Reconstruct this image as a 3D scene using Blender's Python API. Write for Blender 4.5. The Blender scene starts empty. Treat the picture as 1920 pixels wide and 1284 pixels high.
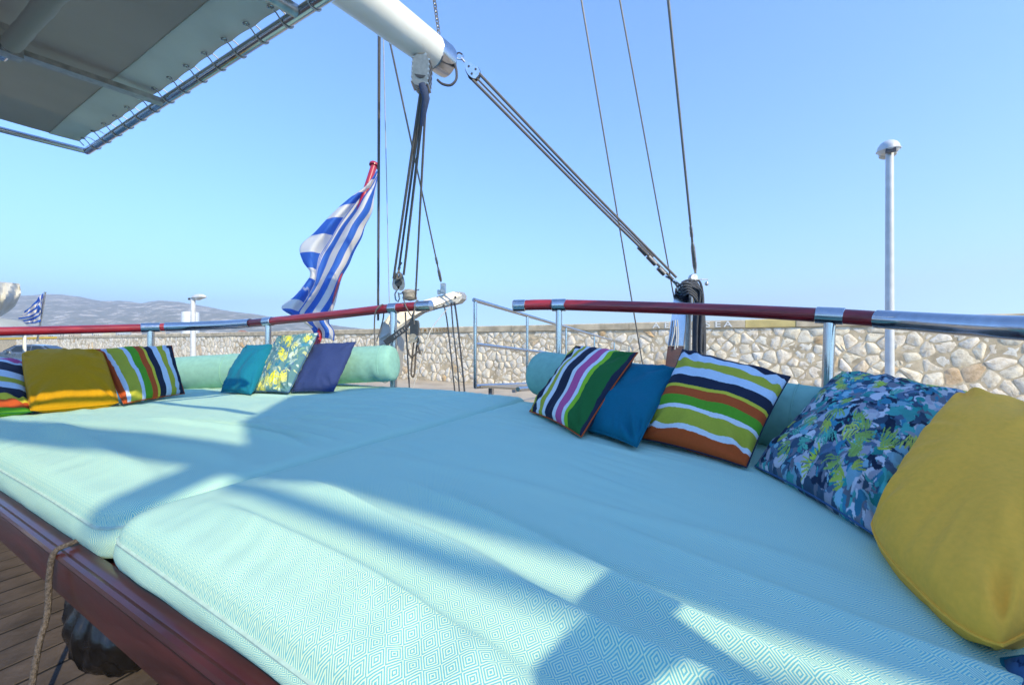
import bpy, math, random
import numpy as np
from mathutils import Vector, Matrix, noise

random.seed(7)
rng = np.random.default_rng(11)
SC = bpy.context.scene
COL = SC.collection
V = Vector
# ------------------------------------------------------------------ camera, sky, sun, exposure
cam_d = bpy.data.cameras.new('camera'); cam_d.sensor_width = 36.0; cam_d.lens = 14.0
cam_d.clip_start = 0.02; cam_d.clip_end = 60000
cam = bpy.data.objects.new('camera', cam_d); COL.objects.link(cam)
cam.location = (0, 0, 0); cam.rotation_euler = (math.radians(90), 0, 0)
SC.camera = cam

SUN_AZ = math.atan2(0.655, -0.756)          # clockwise from +Y
SUN_EL = math.radians(33)
SUNV = V((math.sin(SUN_AZ) * math.cos(SUN_EL), math.cos(SUN_AZ) * math.cos(SUN_EL), math.sin(SUN_EL)))
world = bpy.data.worlds.new('World'); SC.world = world; world.use_nodes = True
wn = world.node_tree.nodes; wl = world.node_tree.links
bg = wn['Background']; sky = wn.new('ShaderNodeTexSky'); sky.sky_type = 'NISHITA'
sky.sun_disc = False; sky.sun_elevation = SUN_EL; sky.sun_rotation = SUN_AZ
sky.altitude = 0; sky.air_density = 1.0; sky.dust_density = 0.0; sky.ozone_density = 1.6
wb = wn.new('ShaderNodeMix'); wb.data_type = 'RGBA'; wb.blend_type = 'MULTIPLY'; wb.inputs[0].default_value = 1.0
wb.inputs[7].default_value = (0.52, 0.86, 1.34, 1)      # cool white balance of the photograph
gm = wn.new('ShaderNodeGamma'); gm.inputs[1].default_value = 0.8; wl.new(sky.outputs[0], gm.inputs[0]); wl.new(gm.outputs[0], wb.inputs[6]); wl.new(wb.outputs[2], bg.inputs[0]); bg.inputs[1].default_value = 0.15
sd = bpy.data.lights.new('sun', 'SUN'); sd.energy = 2.45; sd.angle = math.radians(0.53); sd.color = (1.0, 0.85, 0.54)
sun = bpy.data.objects.new('sun', sd); COL.objects.link(sun)
sun.rotation_euler = SUNV.to_track_quat('Z', 'Y').to_euler()
vs = SC.view_settings; vs.view_transform = 'Standard'; vs.look = 'None'; vs.gamma = 1.0; vs.use_curve_mapping = False
vs.exposure = 1.45
SC.cycles.max_bounces = 8

# ------------------------------------------------------------------ frames of reference
F = 1920 * 14.0 / 36.0
AV = V((0.478, 0.878, 0)); BV = V((0.878, -0.478, 0))      # aft, and across to the boat's port side
QZ = -1.6                                                   # quay level below the eye
def P(px, py, y): return V(((px - 960) / F * y, y, (642 - py) / F * y))
def B(a, b, z=0.0): return AV * a + BV * b + V((0, 0, z))
def ab(p): return p.x * AV.x + p.y * AV.y, p.x * BV.x + p.y * BV.y
def padz(x, y):
    b = x * BV.x + y * BV.y
    return -0.378 - (0.024 if b > -2.0 else 0.008) * (b + 2.0) ** 2
def on_pad(px, py, lift=0.0):
    y = 0.15
    while y < 8 and (642 - py) / F * y > padz((px - 960) / F * y, y) + lift: y += 0.004
    return P(px, py, y)

# ------------------------------------------------------------------ mesh helpers
class MB:
    def __init__(s): s.v = []; s.f = []; s.mi = []
    def add(s, v, f, mi=0):
        n = len(s.v); s.v += [tuple(p) for p in v]; s.f += [tuple(i + n for i in q) for q in f]; s.mi += [mi] * len(f); return s
    def box(s, c, ax, ay, az, mi=0):
        c = V(c); ax = V(ax); ay = V(ay); az = V(az)
        vs_ = [c + ax * i + ay * j + az * k for k in (-.5, .5) for j in (-.5, .5) for i in (-.5, .5)]
        return s.add(vs_, [(0, 2, 3, 1), (4, 5, 7, 6), (0, 1, 5, 4), (2, 6, 7, 3), (0, 4, 6, 2), (1, 3, 7, 5)], mi)
    def tube(s, pts, r, n=10, closed=False, caps=True, mi=0, flat=1.0):
        pts = [V(p) for p in pts]; m = len(pts)
        rs = r if isinstance(r, (list, tuple)) else [r] * m
        tang = []
        for i in range(m):
            if closed: t = pts[(i + 1) % m] - pts[i - 1]
            else: t = pts[min(i + 1, m - 1)] - pts[max(i - 1, 0)]
            tang.append(t.normalized() if t.length > 1e-9 else V((0, 0, 1)))
        up = V((0, 0, 1)) if abs(tang[0].z) < .9 else V((1, 0, 0))
        nrm = (up - tang[0] * up.dot(tang[0])).normalized()
        base = len(s.v); vs_ = []; fs = []
        for i in range(m):
            nrm = (nrm - tang[i] * nrm.dot(tang[i]))
            nrm = nrm.normalized() if nrm.length > 1e-6 else tang[i].orthogonal().normalized()
            bn = tang[i].cross(nrm)
            for k in range(n):
                an = 2 * math.pi * k / n
                vs_.append(pts[i] + nrm * (math.cos(an) * rs[i]) + bn * (math.sin(an) * rs[i] * flat))
        mm = m if closed else m - 1
        for i in range(mm):
            for k in range(n):
                a0 = i * n + k; a1 = i * n + (k + 1) % n; j = ((i + 1) % m) * n
                fs.append((a0, a1, j + (k + 1) % n, j + k))
        if caps and not closed:
            fs.append(tuple(reversed(range(n)))); fs.append(tuple((m - 1) * n + k for k in range(n)))
        return s.add(vs_, fs, mi)
    def lathe(s, o, ax, prof, n=20, mi=0, sx=1.0, xdir=None):
        o = V(o); ax = V(ax).normalized()
        u = V(xdir) if xdir is not None else ax.orthogonal()
        u = (u - ax * u.dot(ax)).normalized(); w = ax.cross(u)
        vs_ = []; fs = []
        for (r, h) in prof:
            for k in range(n):
                an = 2 * math.pi * k / n
                vs_.append(o + ax * h + u * (math.cos(an) * r * sx) + w * (math.sin(an) * r))
        for i in range(len(prof) - 1):
            for k in range(n):
                fs.append((i * n + k, i * n + (k + 1) % n, (i + 1) * n + (k + 1) % n, (i + 1) * n + k))
        fs.append(tuple(reversed(range(n)))); fs.append(tuple((len(prof) - 1) * n + k for k in range(n)))
        return s.add(vs_, fs, mi)
    def prism(s, poly, d, mi=0):
        poly = [V(p) for p in poly]; d = V(d); n = len(poly)
        vs_ = poly + [p + d for p in poly]
        fs = [tuple(reversed(range(n))), tuple(range(n, 2 * n))] + [(i, (i + 1) % n, (i + 1) % n + n, i + n) for i in range(n)]
        return s.add(vs_, fs, mi)
    def build(s, name, mat, parent=None, smooth=True, auto=40, uv=None):
        return mesh_obj(name, s.v, s.f, mat, parent, smooth, auto, uv, s.mi)

def mesh_obj(name, v, f, mat, parent=None, smooth=True, auto=40, uv=None, mi=None):
    me = bpy.data.meshes.new(name); me.from_pydata([tuple(p) for p in v], [], f); me.update()
    mats = mat if isinstance(mat, (list, tuple)) else [mat]
    for m_ in mats: me.materials.append(m_)
    if mi and len(mats) > 1: me.polygons.foreach_set('material_index', mi)
    if uv is not None:
        ul = me.uv_layers.new(name='UVMap')
        li = np.empty(len(me.loops), dtype=np.int32); me.loops.foreach_get('vertex_index', li)
        ul.data.foreach_set('uv', np.asarray(uv, dtype=np.float32)[li].ravel())
    if smooth:
        me.polygons.foreach_set('use_smooth', [True] * len(me.polygons))
        if auto < 180: me.set_sharp_from_angle(angle=math.radians(auto))
    o = bpy.data.objects.new(name, me); COL.objects.link(o)
    if parent is not None: attach(o, parent)
    return o
def attach(o, parent):
    o.parent = parent
    if parent.type == 'EMPTY': o.matrix_parent_inverse = Matrix.Translation(-parent.location)
def tag(o, label, cat, group=None, kind=None):
    if label: o['label'] = label
    if cat: o['category'] = cat
    if group: o['group'] = group
    if kind: o['kind'] = kind
    return o
def thing(name, loc, label, cat, group=None):
    o = bpy.data.objects.new(name, None); COL.objects.link(o); o.location = V(loc); o.empty_display_size = .1
    return tag(o, label, cat, group)
def smooth_path(pts, k=8):
    pts = [V(p) for p in pts]; out = []
    for i in range(len(pts) - 1):
        p0 = pts[max(i - 1, 0)]; p1 = pts[i]; p2 = pts[i + 1]; p3 = pts[min(i + 2, len(pts) - 1)]
        for j in range(k):
            t = j / k
            out.append(0.5 * ((2 * p1) + (p2 - p0) * t + (2 * p0 - 5 * p1 + 4 * p2 - p3) * t * t + (3 * p1 - p0 - 3 * p2 + p3) * t ** 3))
    out.append(pts[-1]); return out
def lerp(a, b, t): return a + (b - a) * t

# ------------------------------------------------------------------ materials
def nodes_of(m): m.use_nodes = True; return m.node_tree.nodes, m.node_tree.links, m.node_tree.nodes['Principled BSDF']
def N(nt, t, **kw):
    n = nt.new(t)
    for k, v in kw.items(): setattr(n, k, v)
    return n
def mth(nt, lk, op, a, b=None, c=None):
    n = nt.new('ShaderNodeMath'); n.operation = op
    for i, x in enumerate((a, b, c)):
        if x is None: continue
        if isinstance(x, (int, float)): n.inputs[i].default_value = x
        else: lk.new(x, n.inputs[i])
    return n.outputs[0]
def mixc(nt, lk, fac, a, b, mode='MIX'):
    n = nt.new('ShaderNodeMix'); n.data_type = 'RGBA'; n.blend_type = mode
    for i, x in ((0, fac), (6, a), (7, b)):
        if isinstance(x, (int, float)): n.inputs[i].default_value = x
        elif isinstance(x, tuple): n.inputs[i].default_value = (*x, 1) if len(x) == 3 else x
        else: lk.new(x, n.inputs[i])
    return n.outputs[2]
def pmat(name, col, rough=.6, metal=0., var=.12, scale=12., bump=0., bscale=60., col2=None, sheen=0., coat=0., trans=0., stretch=None, uv=False, detail=5., spec=None):
    m = bpy.data.materials.new(name); nt, lk, bs = nodes_of(m)
    tc = N(nt, 'ShaderNodeTexCoord'); src = tc.outputs['UV' if uv else 'Object']
    if stretch:
        mp = N(nt, 'ShaderNodeMapping'); mp.inputs['Scale'].default_value = stretch; lk.new(src, mp.inputs[0]); src = mp.outputs[0]
    nz = N(nt, 'ShaderNodeTexNoise'); nz.inputs['Scale'].default_value = scale; nz.inputs['Detail'].default_value = detail; lk.new(src, nz.inputs['Vector'])
    c2 = col2 or tuple(c * (1 - 2.2 * var) for c in col)
    rp = N(nt, 'ShaderNodeValToRGB'); rp.color_ramp.elements[0].position = .32; rp.color_ramp.elements[1].position = .68
    rp.color_ramp.elements[0].color = (*c2, 1); rp.color_ramp.elements[1].color = (*col, 1)
    lk.new(nz.outputs[0], rp.inputs[0]); lk.new(rp.outputs[0], bs.inputs['Base Color'])
    bs.inputs['Roughness'].default_value = rough; bs.inputs['Metallic'].default_value = metal
    if metal > .5 or rough < .4:
        r2 = mth(nt, lk, 'MULTIPLY_ADD', nz.outputs[0], .25, max(rough - .1, .02)); lk.new(r2, bs.inputs['Roughness'])
    if sheen: bs.inputs['Sheen Weight'].default_value = sheen; bs.inputs['Sheen Roughness'].default_value = .4
    if coat: bs.inputs['Coat Weight'].default_value = coat; bs.inputs['Coat Roughness'].default_value = .08
    if spec is not None: bs.inputs['Specular IOR Level'].default_value = spec
    if bump:
        n2 = N(nt, 'ShaderNodeTexNoise'); n2.inputs['Scale'].default_value = bscale; n2.inputs['Detail'].default_value = 4; lk.new(src, n2.inputs['Vector'])
        bp = N(nt, 'ShaderNodeBump'); bp.inputs['Strength'].default_value = bump; bp.inputs['Distance'].default_value = .01
        lk.new(n2.outputs[0], bp.inputs['Height']); lk.new(bp.outputs[0], bs.inputs['Normal'])
    if trans:
        tr = N(nt, 'ShaderNodeBsdfTranslucent'); lk.new(rp.outputs[0], tr.inputs[0])
        mx = N(nt, 'ShaderNodeMixShader'); mx.inputs[0].default_value = trans
        out = nt['Material Output']; lk.new(bs.outputs[0], mx.inputs[1]); lk.new(tr.outputs[0], mx.inputs[2]); lk.new(mx.outputs[0], out.inputs[0])
    return m
M = {}
M['steel'] = pmat('polished_steel', (.52, .53, .55), .14, 1., .05, 30)
M['postplate'] = pmat('darkened_steel_plate', (.30, .33, .42), .18, 1., .1, 12)
M['davit'] = pmat('weathered_davit_alloy', (.50, .48, .44), .42, .6, .08, 10, bump=.05, bscale=60)
M['steel_dull'] = pmat('weathered_steel', (.58, .57, .54), .38, 1., .15, 40, bump=.1)
M['galv'] = pmat('tarnished_metal', (.40, .37, .33), .38, .9, .12, 40, bump=.05, bscale=120)
M['redwood'] = pmat('varnished_red_wood', (.34, .016, .024), .3, 0, .25, 6, coat=.6, stretch=(1, 1, 8))
M['mahogany'] = pmat('dark_mahogany', (.075, .014, .011), .35, 0, .25, 5, coat=.4, stretch=(1, 1, 6), bump=.05, bscale=30)
M['teak'] = pmat('weathered_teak', (.12, .095, .082), .7, 0, .25, 9, stretch=(1, 1, 1), bump=.25, bscale=50)
M['caulk'] = pmat('black_deck_caulk', (.012, .012, .013), .7)
M['boom'] = pmat('white_spar_paint', (.80, .82, .78), .35, 0, .04, 4, coat=.3)
M['canvas'] = pmat('grey_awning_canvas', (.48, .45, .41), .85, 0, .06, 3, bump=.1, bscale=300, trans=.3)
M['hem'] = pmat('pale_awning_hem', (.66, .70, .66), .85, 0, .05, 5, trans=.25)
M['cord'] = pmat('pale_lacing_cord', (.62, .62, .6), .8, 0, .1, 80)
M['rope_grey'] = pmat('grey_braided_rope', (.20, .19, .18), .8, 0, .25, 220, bump=.5, bscale=400)
M['rope_dark'] = pmat('dark_blue_grey_rope', (.10, .11, .13), .75, 0, .3, 220, bump=.5, bscale=400)
M['rope_blue'] = pmat('blue_rope', (.06, .10, .22), .75, 0, .3, 220, bump=.5, bscale=400)
M['rope_tan'] = pmat('tan_braided_rope', (.15, .125, .11), .85, 0, .3, 160, bump=.8, bscale=260)
M['wire'] = pmat('stay_wire', (.36, .34, .31), .45, .7, .2, 200)
M['black'] = pmat('black_plastic_bag', (.008, .007, .007), .28, 0, .3, 14, bump=.25, bscale=40)
M['bolster'] = pmat('aqua_bolster_fabric', (.27, .52, .43), .85, 0, .06, 25, bump=.2, bscale=500, spec=.15)
M['piping'] = pmat('pale_aqua_piping', (.46, .64, .56), .85, 0, .08, 60)
M['stonepave'] = pmat('sandy_concrete', (.50, .43, .33), .9, 0, .12, 1.2, bump=.3, bscale=20)
M['mortar'] = pmat('beige_mortar', (.66, .54, .36), .95, 0, .2, 5, bump=.6, bscale=40)
M['coping'] = pmat('tan_coping_render', (.62, .52, .36), .95, 0, .2, 3, bump=.4, bscale=30)
M['coping_y'] = pmat('yellow_painted_coping', (.68, .54, .22), .9, 0, .12, 3, bump=.3, bscale=30)
M['coping_o'] = pmat('bright_yellow_coping_paint', (.80, .50, .03), .8, 0, .1, 3)
M['letter'] = pmat('white_wall_paint', (.80, .80, .76), .9, 0, .08, 20)
M['faded'] = pmat('faded_ochre_paint', (.36, .22, .08), .95, 0, .15, 12)
M['lampgrey'] = pmat('lamp_post_paint', (.62, .64, .64), .5, .1, .08, 6)
M['lampdark'] = pmat('lamp_recess', (.06, .06, .07), .6)
M['glass'] = pmat('lamp_glass', (.5, .52, .5), .15, 0, .05, 5)
M['redpole'] = pmat('red_flagstaff_paint', (.42, .02, .05), .35, 0, .12, 10, coat=.4)
M['white'] = pmat('white_gelcoat', (.80, .80, .77), .3, 0, .05, 2, coat=.3)
M['cover'] = pmat('cream_boat_cover', (.62, .60, .52), .85, 0, .08, 3, trans=.15)
M['carpaint'] = pmat('steel_blue_car_paint', (.10, .13, .17), .25, .4, .05, 3, coat=.6)
M['carglass'] = pmat('car_window_glass', (.02, .03, .04), .06, 0, .05, 3)
M['tyre'] = pmat('tyre_rubber', (.02, .02, .02), .85)
M['chromered'] = pmat('tail_lamp_red', (.4, .03, .03), .3)
M['darkbox'] = pmat('dark_grey_block_cheek', (.05, .055, .06), .4, .3, .15, 40)
M['clevis'] = pmat('worn_canvas_strap', (.35, .33, .28), .8, 0, .2, 50)
M['hullwood'] = pmat('hull_paint_white', (.7, .7, .68), .4, 0, .05, 2)
M['sea'] = pmat('sea_water', (.02, .09, .12), .12, 0, .2, .2, bump=.3, bscale=1.5)
M['land'] = pmat('dry_shore_land', (.24, .22, .15), .95, 0, .25, .02)
M['green'] = pmat('green_shrub', (.07, .11, .035), .9, 0, .3, 2)
M['tank'] = pmat('white_tank_paint', (.72, .74, .74), .5, 0, .04, .2)
M['awn2'] = pmat('cream_shade_awning', (.6, .58, .5), .9, 0, .05, 2)
for k, c in (('wall_a', (.72, .68, .60)), ('wall_b', (.60, .50, .38)), ('wall_c', (.50, .56, .60)), ('wall_d', (.66, .60, .44)), ('rooftile', (.42, .18, .10))):
    M[k] = pmat('far_' + k, c, .9, 0, .06, .1)

def weave_mat(name, c_light, c_dark, L=.055, lines=11):
    m = bpy.data.materials.new(name); nt, lk, bs = nodes_of(m)
    tc = N(nt, 'ShaderNodeTexCoord'); sp = N(nt, 'ShaderNodeSeparateXYZ'); lk.new(tc.outputs['UV'], sp.inputs[0])
    u = mth(nt, lk, 'MULTIPLY', sp.outputs[0], 1 / L); v = mth(nt, lk, 'MULTIPLY', sp.outputs[1], 1 / L)
    fu = mth(nt, lk, 'ABSOLUTE', mth(nt, lk, 'SUBTRACT', mth(nt, lk, 'FRACT', u), .5))
    fv = mth(nt, lk, 'ABSOLUTE', mth(nt, lk, 'SUBTRACT', mth(nt, lk, 'FRACT', v), .5))
    d = mth(nt, lk, 'ADD', fu, fv)
    s = mth(nt, lk, 'SINE', mth(nt, lk, 'MULTIPLY', d, 2 * math.pi * lines))
    s = mth(nt, lk, 'MULTIPLY_ADD', s, .5, .5)
    # small sub-motif: alternate diamonds carry a slightly different thread balance
    chk = N(nt, 'ShaderNodeTexChecker'); mp = N(nt, 'ShaderNodeMapping'); mp.inputs['Rotation'].default_value[2] = math.pi / 4
    lk.new(tc.outputs['UV'], mp.inputs[0]); lk.new(mp.outputs[0], chk.inputs[0]); chk.inputs['Scale'].default_value = math.sqrt(2) / L
    nz = N(nt, 'ShaderNodeTexNoise'); nz.inputs['Scale'].default_value = 700; nz.inputs['Detail'].default_value = 2; lk.new(tc.outputs['UV'], nz.inputs['Vector'])
    n3 = N(nt, 'ShaderNodeTexNoise'); n3.inputs['Scale'].default_value = 3.5; n3.inputs['Detail'].default_value = 3; lk.new(tc.outputs['UV'], n3.inputs['Vector'])
    f = mth(nt, lk, 'ADD', s, mth(nt, lk, 'MULTIPLY_ADD', nz.outputs[0], .5, -.25))
    f = mth(nt, lk, 'ADD', f, mth(nt, lk, 'MULTIPLY_ADD', n3.outputs[0], .3, -.15))
    rp = N(nt, 'ShaderNodeValToRGB'); rp.color_ramp.elements[0].position = .34; rp.color_ramp.elements[1].position = .66
    rp.color_ramp.elements[0].color = (*c_dark, 1); rp.color_ramp.elements[1].color = (*c_light, 1); lk.new(f, rp.inputs[0])
    lk.new(rp.outputs[0], bs.inputs['Base Color']); bs.inputs['Roughness'].default_value = .85
    bs.inputs['Specular IOR Level'].default_value = .15
    bp = N(nt, 'ShaderNodeBump'); bp.inputs['Strength'].default_value = .35; bp.inputs['Distance'].default_value = .0012
    lk.new(f, bp.inputs['Height']); lk.new(bp.outputs[0], bs.inputs['Normal'])
    return m
M['pad'] = weave_mat('aqua_diamond_weave', (.69, .83, .57), (.19, .53, .54), .036, 7)

def velvet(nt, lk, bs, col_socket, sc=90):
    tc = N(nt, 'ShaderNodeTexCoord'); nz = N(nt, 'ShaderNodeTexNoise'); nz.inputs['Scale'].default_value = sc; nz.inputs['Detail'].default_value = 4
    lk.new(tc.outputs['Object'], nz.inputs['Vector'])
    f = mth(nt, lk, 'MULTIPLY_ADD', nz.outputs[0], .24, .88)
    n = nt.new('ShaderNodeVectorMath'); n.operation = 'SCALE'; lk.new(col_socket, n.inputs[0]); lk.new(f, n.inputs[3])
    lk.new(n.outputs[0], bs.inputs['Base Color']); bs.inputs['Roughness'].default_value = .9
    bs.inputs['Sheen Weight'].default_value = .05; bs.inputs['Sheen Roughness'].default_value = .35; bs.inputs['Specular IOR Level'].default_value = .1
    n2 = N(nt, 'ShaderNodeTexNoise'); n2.inputs['Scale'].default_value = 14; n2.inputs['Detail'].default_value = 3; lk.new(tc.outputs['Object'], n2.inputs['Vector'])
    bp = N(nt, 'ShaderNodeBump'); bp.inputs['Strength'].default_value = .35; bp.inputs['Distance'].default_value = .012
    lk.new(n2.outputs[0], bp.inputs['Height']); lk.new(bp.outputs[0], bs.inputs['Normal'])
def plain_fabric(name, col):
    m = bpy.data.materials.new(name); nt, lk, bs = nodes_of(m)
    rgb = N(nt, 'ShaderNodeRGB'); rgb.outputs[0].default_value = (*col, 1); velvet(nt, lk, bs, rgb.outputs[0]); return m
def stripe_mat(name, stops, axis=0):
    m = bpy.data.materials.new(name); nt, lk, bs = nodes_of(m)
    tc = N(nt, 'ShaderNodeTexCoord'); sp = N(nt, 'ShaderNodeSeparateXYZ'); lk.new(tc.outputs['UV'], sp.inputs[0])
    nz = N(nt, 'ShaderNodeTexNoise'); nz.inputs['Scale'].default_value = 40; lk.new(tc.outputs['UV'], nz.inputs['Vector'])
    x = mth(nt, lk, 'ADD', sp.outputs[axis], mth(nt, lk, 'MULTIPLY_ADD', nz.outputs[0], .008, -.004))
    rp = N(nt, 'ShaderNodeValToRGB'); cr = rp.color_ramp; cr.interpolation = 'CONSTANT'
    for i, (p, c) in enumerate(stops):
        e = cr.elements[i] if i < 2 else cr.elements.new(p)
        e.position = p; e.color = (*c, 1)
    lk.new(x, rp.inputs[0]); velvet(nt, lk, bs, rp.outputs[0], 120); return m
def attr_mat(name, attr):
    m = bpy.data.materials.new(name); nt, lk, bs = nodes_of(m)
    at = N(nt, 'ShaderNodeAttribute'); at.attribute_name = attr; velvet(nt, lk, bs, at.outputs[0], 200); return m
NAVY = (.022, .028, .052); PALE = (.52, .62, .72); LIME = (.40, .40, .045); GREEN = (.10, .32, .025); ORANGE = (.46, .085, .022)
PINK = (.50, .10, .26); DGREEN = (.02, .13, .035); YEL = (.58, .52, .05); BRIGHT = (.26, .50, .03); WHITE = (.66, .70, .72)
M['str_pink'] = stripe_mat('pink_striped_velvet', [(0, ORANGE), (.03, LIME), (.06, NAVY), (.14, WHITE), (.20, LIME), (.28, WHITE), (.345, NAVY), (.50, WHITE), (.56, PINK), (.67, WHITE), (.715, BRIGHT), (.775, DGREEN), (.97, NAVY)])
M['str_or'] = stripe_mat('orange_green_striped_velvet', [(0, NAVY), (.075, PALE), (.17, LIME), (.27, PALE), (.37, NAVY), (.475, YEL), (.51, ORANGE), (.605, GREEN), (.70, WHITE), (.74, LIME), (.87, WHITE), (.91, ORANGE)], 1)
M['str_or2'] = stripe_mat('lime_orange_striped_velvet', [(0, ORANGE), (.05, PALE), (.10, LIME), (.265, PALE), (.32, GREEN), (.425, ORANGE), (.51, YEL), (.55, NAVY), (.645, PALE), (.74, LIME), (.83, PALE), (.90, NAVY)])
M['str_left'] = stripe_mat('multicolour_striped_velvet', [(0, DGREEN), (.03, PALE), (.08, PINK), (.17, PALE), (.22, NAVY), (.42, PALE), (.54, LIME), (.64, PALE), (.74, NAVY), (.84, YEL), (.90, ORANGE), (.97, GREEN)], 1)
M['mustard'] = plain_fabric('mustard_velvet', (.50, .26, .008))
M['gold'] = plain_fabric('gold_velvet', (.95, .47, .06))
M['blue'] = plain_fabric('petrol_blue_velvet', (.006, .13, .20))
M['teal'] = plain_fabric('teal_velvet', (.010, .17, .25))
M['navy'] = plain_fabric('indigo_velvet', (.034, .055, .16))
M['dkblue'] = plain_fabric('dark_blue_print', (.05, .12, .25))
M['floral'] = attr_mat('blue_leaf_print', 'print'); M['floral2'] = attr_mat('yellow_leaf_print', 'print')

# flag: blue and white bands by UV
def flag_mat(name):
    m = bpy.data.materials.new(name); nt, lk, bs = nodes_of(m)
    tc = N(nt, 'ShaderNodeTexCoord'); sp = N(nt, 'ShaderNodeSeparateXYZ'); lk.new(tc.outputs['UV'], sp.inputs[0])
    u = sp.outputs[0]; v = sp.outputs[1]
    st = mth(nt, lk, 'LESS_THAN', mth(nt, lk, 'MODULO', mth(nt, lk, 'MULTIPLY', v, 4.5), 1.0), .5)      # 1 = blue, nine bands from the top
    incan = mth(nt, lk, 'MULTIPLY', mth(nt, lk, 'LESS_THAN', u, .37), mth(nt, lk, 'LESS_THAN', v, .5556))
    cx = mth(nt, lk, 'LESS_THAN', mth(nt, lk, 'ABSOLUTE', mth(nt, lk, 'SUBTRACT', u, .185)), .037)
    cy = mth(nt, lk, 'LESS_THAN', mth(nt, lk, 'ABSOLUTE', mth(nt, lk, 'SUBTRACT', v, .2778)), .0556)
    can = mth(nt, lk, 'SUBTRACT', 1.0, mth(nt, lk, 'MAXIMUM', cx, cy))
    fac = mth(nt, lk, 'ADD', mth(nt, lk, 'MULTIPLY', incan, can), mth(nt, lk, 'MULTIPLY', mth(nt, lk, 'SUBTRACT', 1.0, incan), st))
    c = mixc(nt, lk, fac, (.88, .87, .84), (.06, .23, .72))
    lk.new(c, bs.inputs['Base Color']); bs.inputs['Roughness'].default_value = .7
    tr = N(nt, 'ShaderNodeBsdfTranslucent'); lk.new(c, tr.inputs[0]); mx = N(nt, 'ShaderNodeMixShader'); mx.inputs[0].default_value = .55
    lk.new(bs.outputs[0], mx.inputs[1]); lk.new(tr.outputs[0], mx.inputs[2])
    tp = N(nt, 'ShaderNodeBsdfTransparent'); m2 = N(nt, 'ShaderNodeMixShader'); m2.inputs[0].default_value = .12
    lk.new(mx.outputs[0], m2.inputs[1]); lk.new(tp.outputs[0], m2.inputs[2]); lk.new(m2.outputs[0], nt['Material Output'].inputs[0])
    return m
M['flag'] = flag_mat('blue_white_flag_cloth')

def stone_mat(name, by_object=True):
    m = bpy.data.materials.new(name); nt, lk, bs = nodes_of(m)
    tc = N(nt, 'ShaderNodeTexCoord')
    if by_object: rnd = N(nt, 'ShaderNodeObjectInfo').outputs['Random']
    else:
        at = N(nt, 'ShaderNodeAttribute'); at.attribute_name = 'rnd'; rnd = at.outputs['Fac']
    rp = N(nt, 'ShaderNodeValToRGB'); cr = rp.color_ramp
    for i, (p, c) in enumerate([(0, (.82, .72, .55)), (.2, (.88, .80, .67)), (.45, (.76, .68, .54)), (.62, (.84, .75, .57)), (.91, (.80, .76, .66)), (.945, (.62, .42, .22)), (.97, (.74, .60, .40)), (1, (.72, .66, .58))]):
        e = cr.elements[i] if i < 2 else cr.elements.new(p)
        e.position = p; e.color = (*c, 1)
    lk.new(rnd, rp.inputs[0])
    nz = N(nt, 'ShaderNodeTexNoise'); nz.inputs['Scale'].default_value = 9; nz.inputs['Detail'].default_value = 7; nz.inputs['Roughness'].default_value = .7; lk.new(tc.outputs['Object'], nz.inputs['Vector'])
    r2 = N(nt, 'ShaderNodeValToRGB'); r2.color_ramp.elements[0].position = .36; r2.color_ramp.elements[1].position = .55
    r2.color_ramp.elements[0].color = (.74, .69, .62, 1); r2.color_ramp.elements[1].color = (1, 1, 1, 1); lk.new(nz.outputs[0], r2.inputs[0])
    c = mixc(nt, lk, 1.0, rp.outputs[0], r2.outputs[0], 'MULTIPLY')
    lk.new(c, bs.inputs['Base Color']); bs.inputs['Roughness'].default_value = .9
    bp = N(nt, 'ShaderNodeBump'); bp.inputs['Strength'].default_value = .7; bp.inputs['Distance'].default_value = .03
    lk.new(nz.outputs[0], bp.inputs['Height']); lk.new(bp.outputs[0], bs.inputs['Normal'])
    return m
M['stone'] = stone_mat('pale_rubble_stone'); M['stone_far'] = stone_mat('pale_rubble_stone_joined', False)

def hill_mat():
    m = bpy.data.materials.new('dry_scrub_hillside'); nt, lk, bs = nodes_of(m)
    tc = N(nt, 'ShaderNodeTexCoord')
    nz = N(nt, 'ShaderNodeTexNoise'); nz.inputs['Scale'].default_value = .014; nz.inputs['Detail'].default_value = 10; nz.inputs['Roughness'].default_value = .72
    mp = N(nt, 'ShaderNodeMapping'); mp.inputs['Scale'].default_value = (1, .6, 1.6); lk.new(tc.outputs['Object'], mp.inputs[0]); lk.new(mp.outputs[0], nz.inputs['Vector'])
    rp = N(nt, 'ShaderNodeValToRGB'); cr = rp.color_ramp
    for i, (p, c) in enumerate([(.30, (.12, .14, .085)), (.47, (.19, .20, .14)), (.53, (.26, .25, .19)), (.585, (.66, .61, .50))]):
        e = cr.elements[i] if i < 2 else cr.elements.new(p)
        e.position = p; e.color = (*c, 1)
    lk.new(nz.outputs[0], rp.inputs[0]); lk.new(rp.outputs[0], bs.inputs['Base Color']); bs.inputs['Roughness'].default_value = 1
    bs.inputs['Specular IOR Level'].default_value = .05
    return m
M['hill'] = hill_mat()

# ================================================================== SETTING
# sea to the horizon
o = mesh_obj('sea', [(-7800, -900, QZ - .9), (3800, -900, QZ - .9), (3800, 5600, QZ - .9), (-7800, 5600, QZ - .9)], [(0, 1, 2, 3)], M['sea'], smooth=False)
tag(o, 'open sea beyond the harbour', None, kind='structure')
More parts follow.
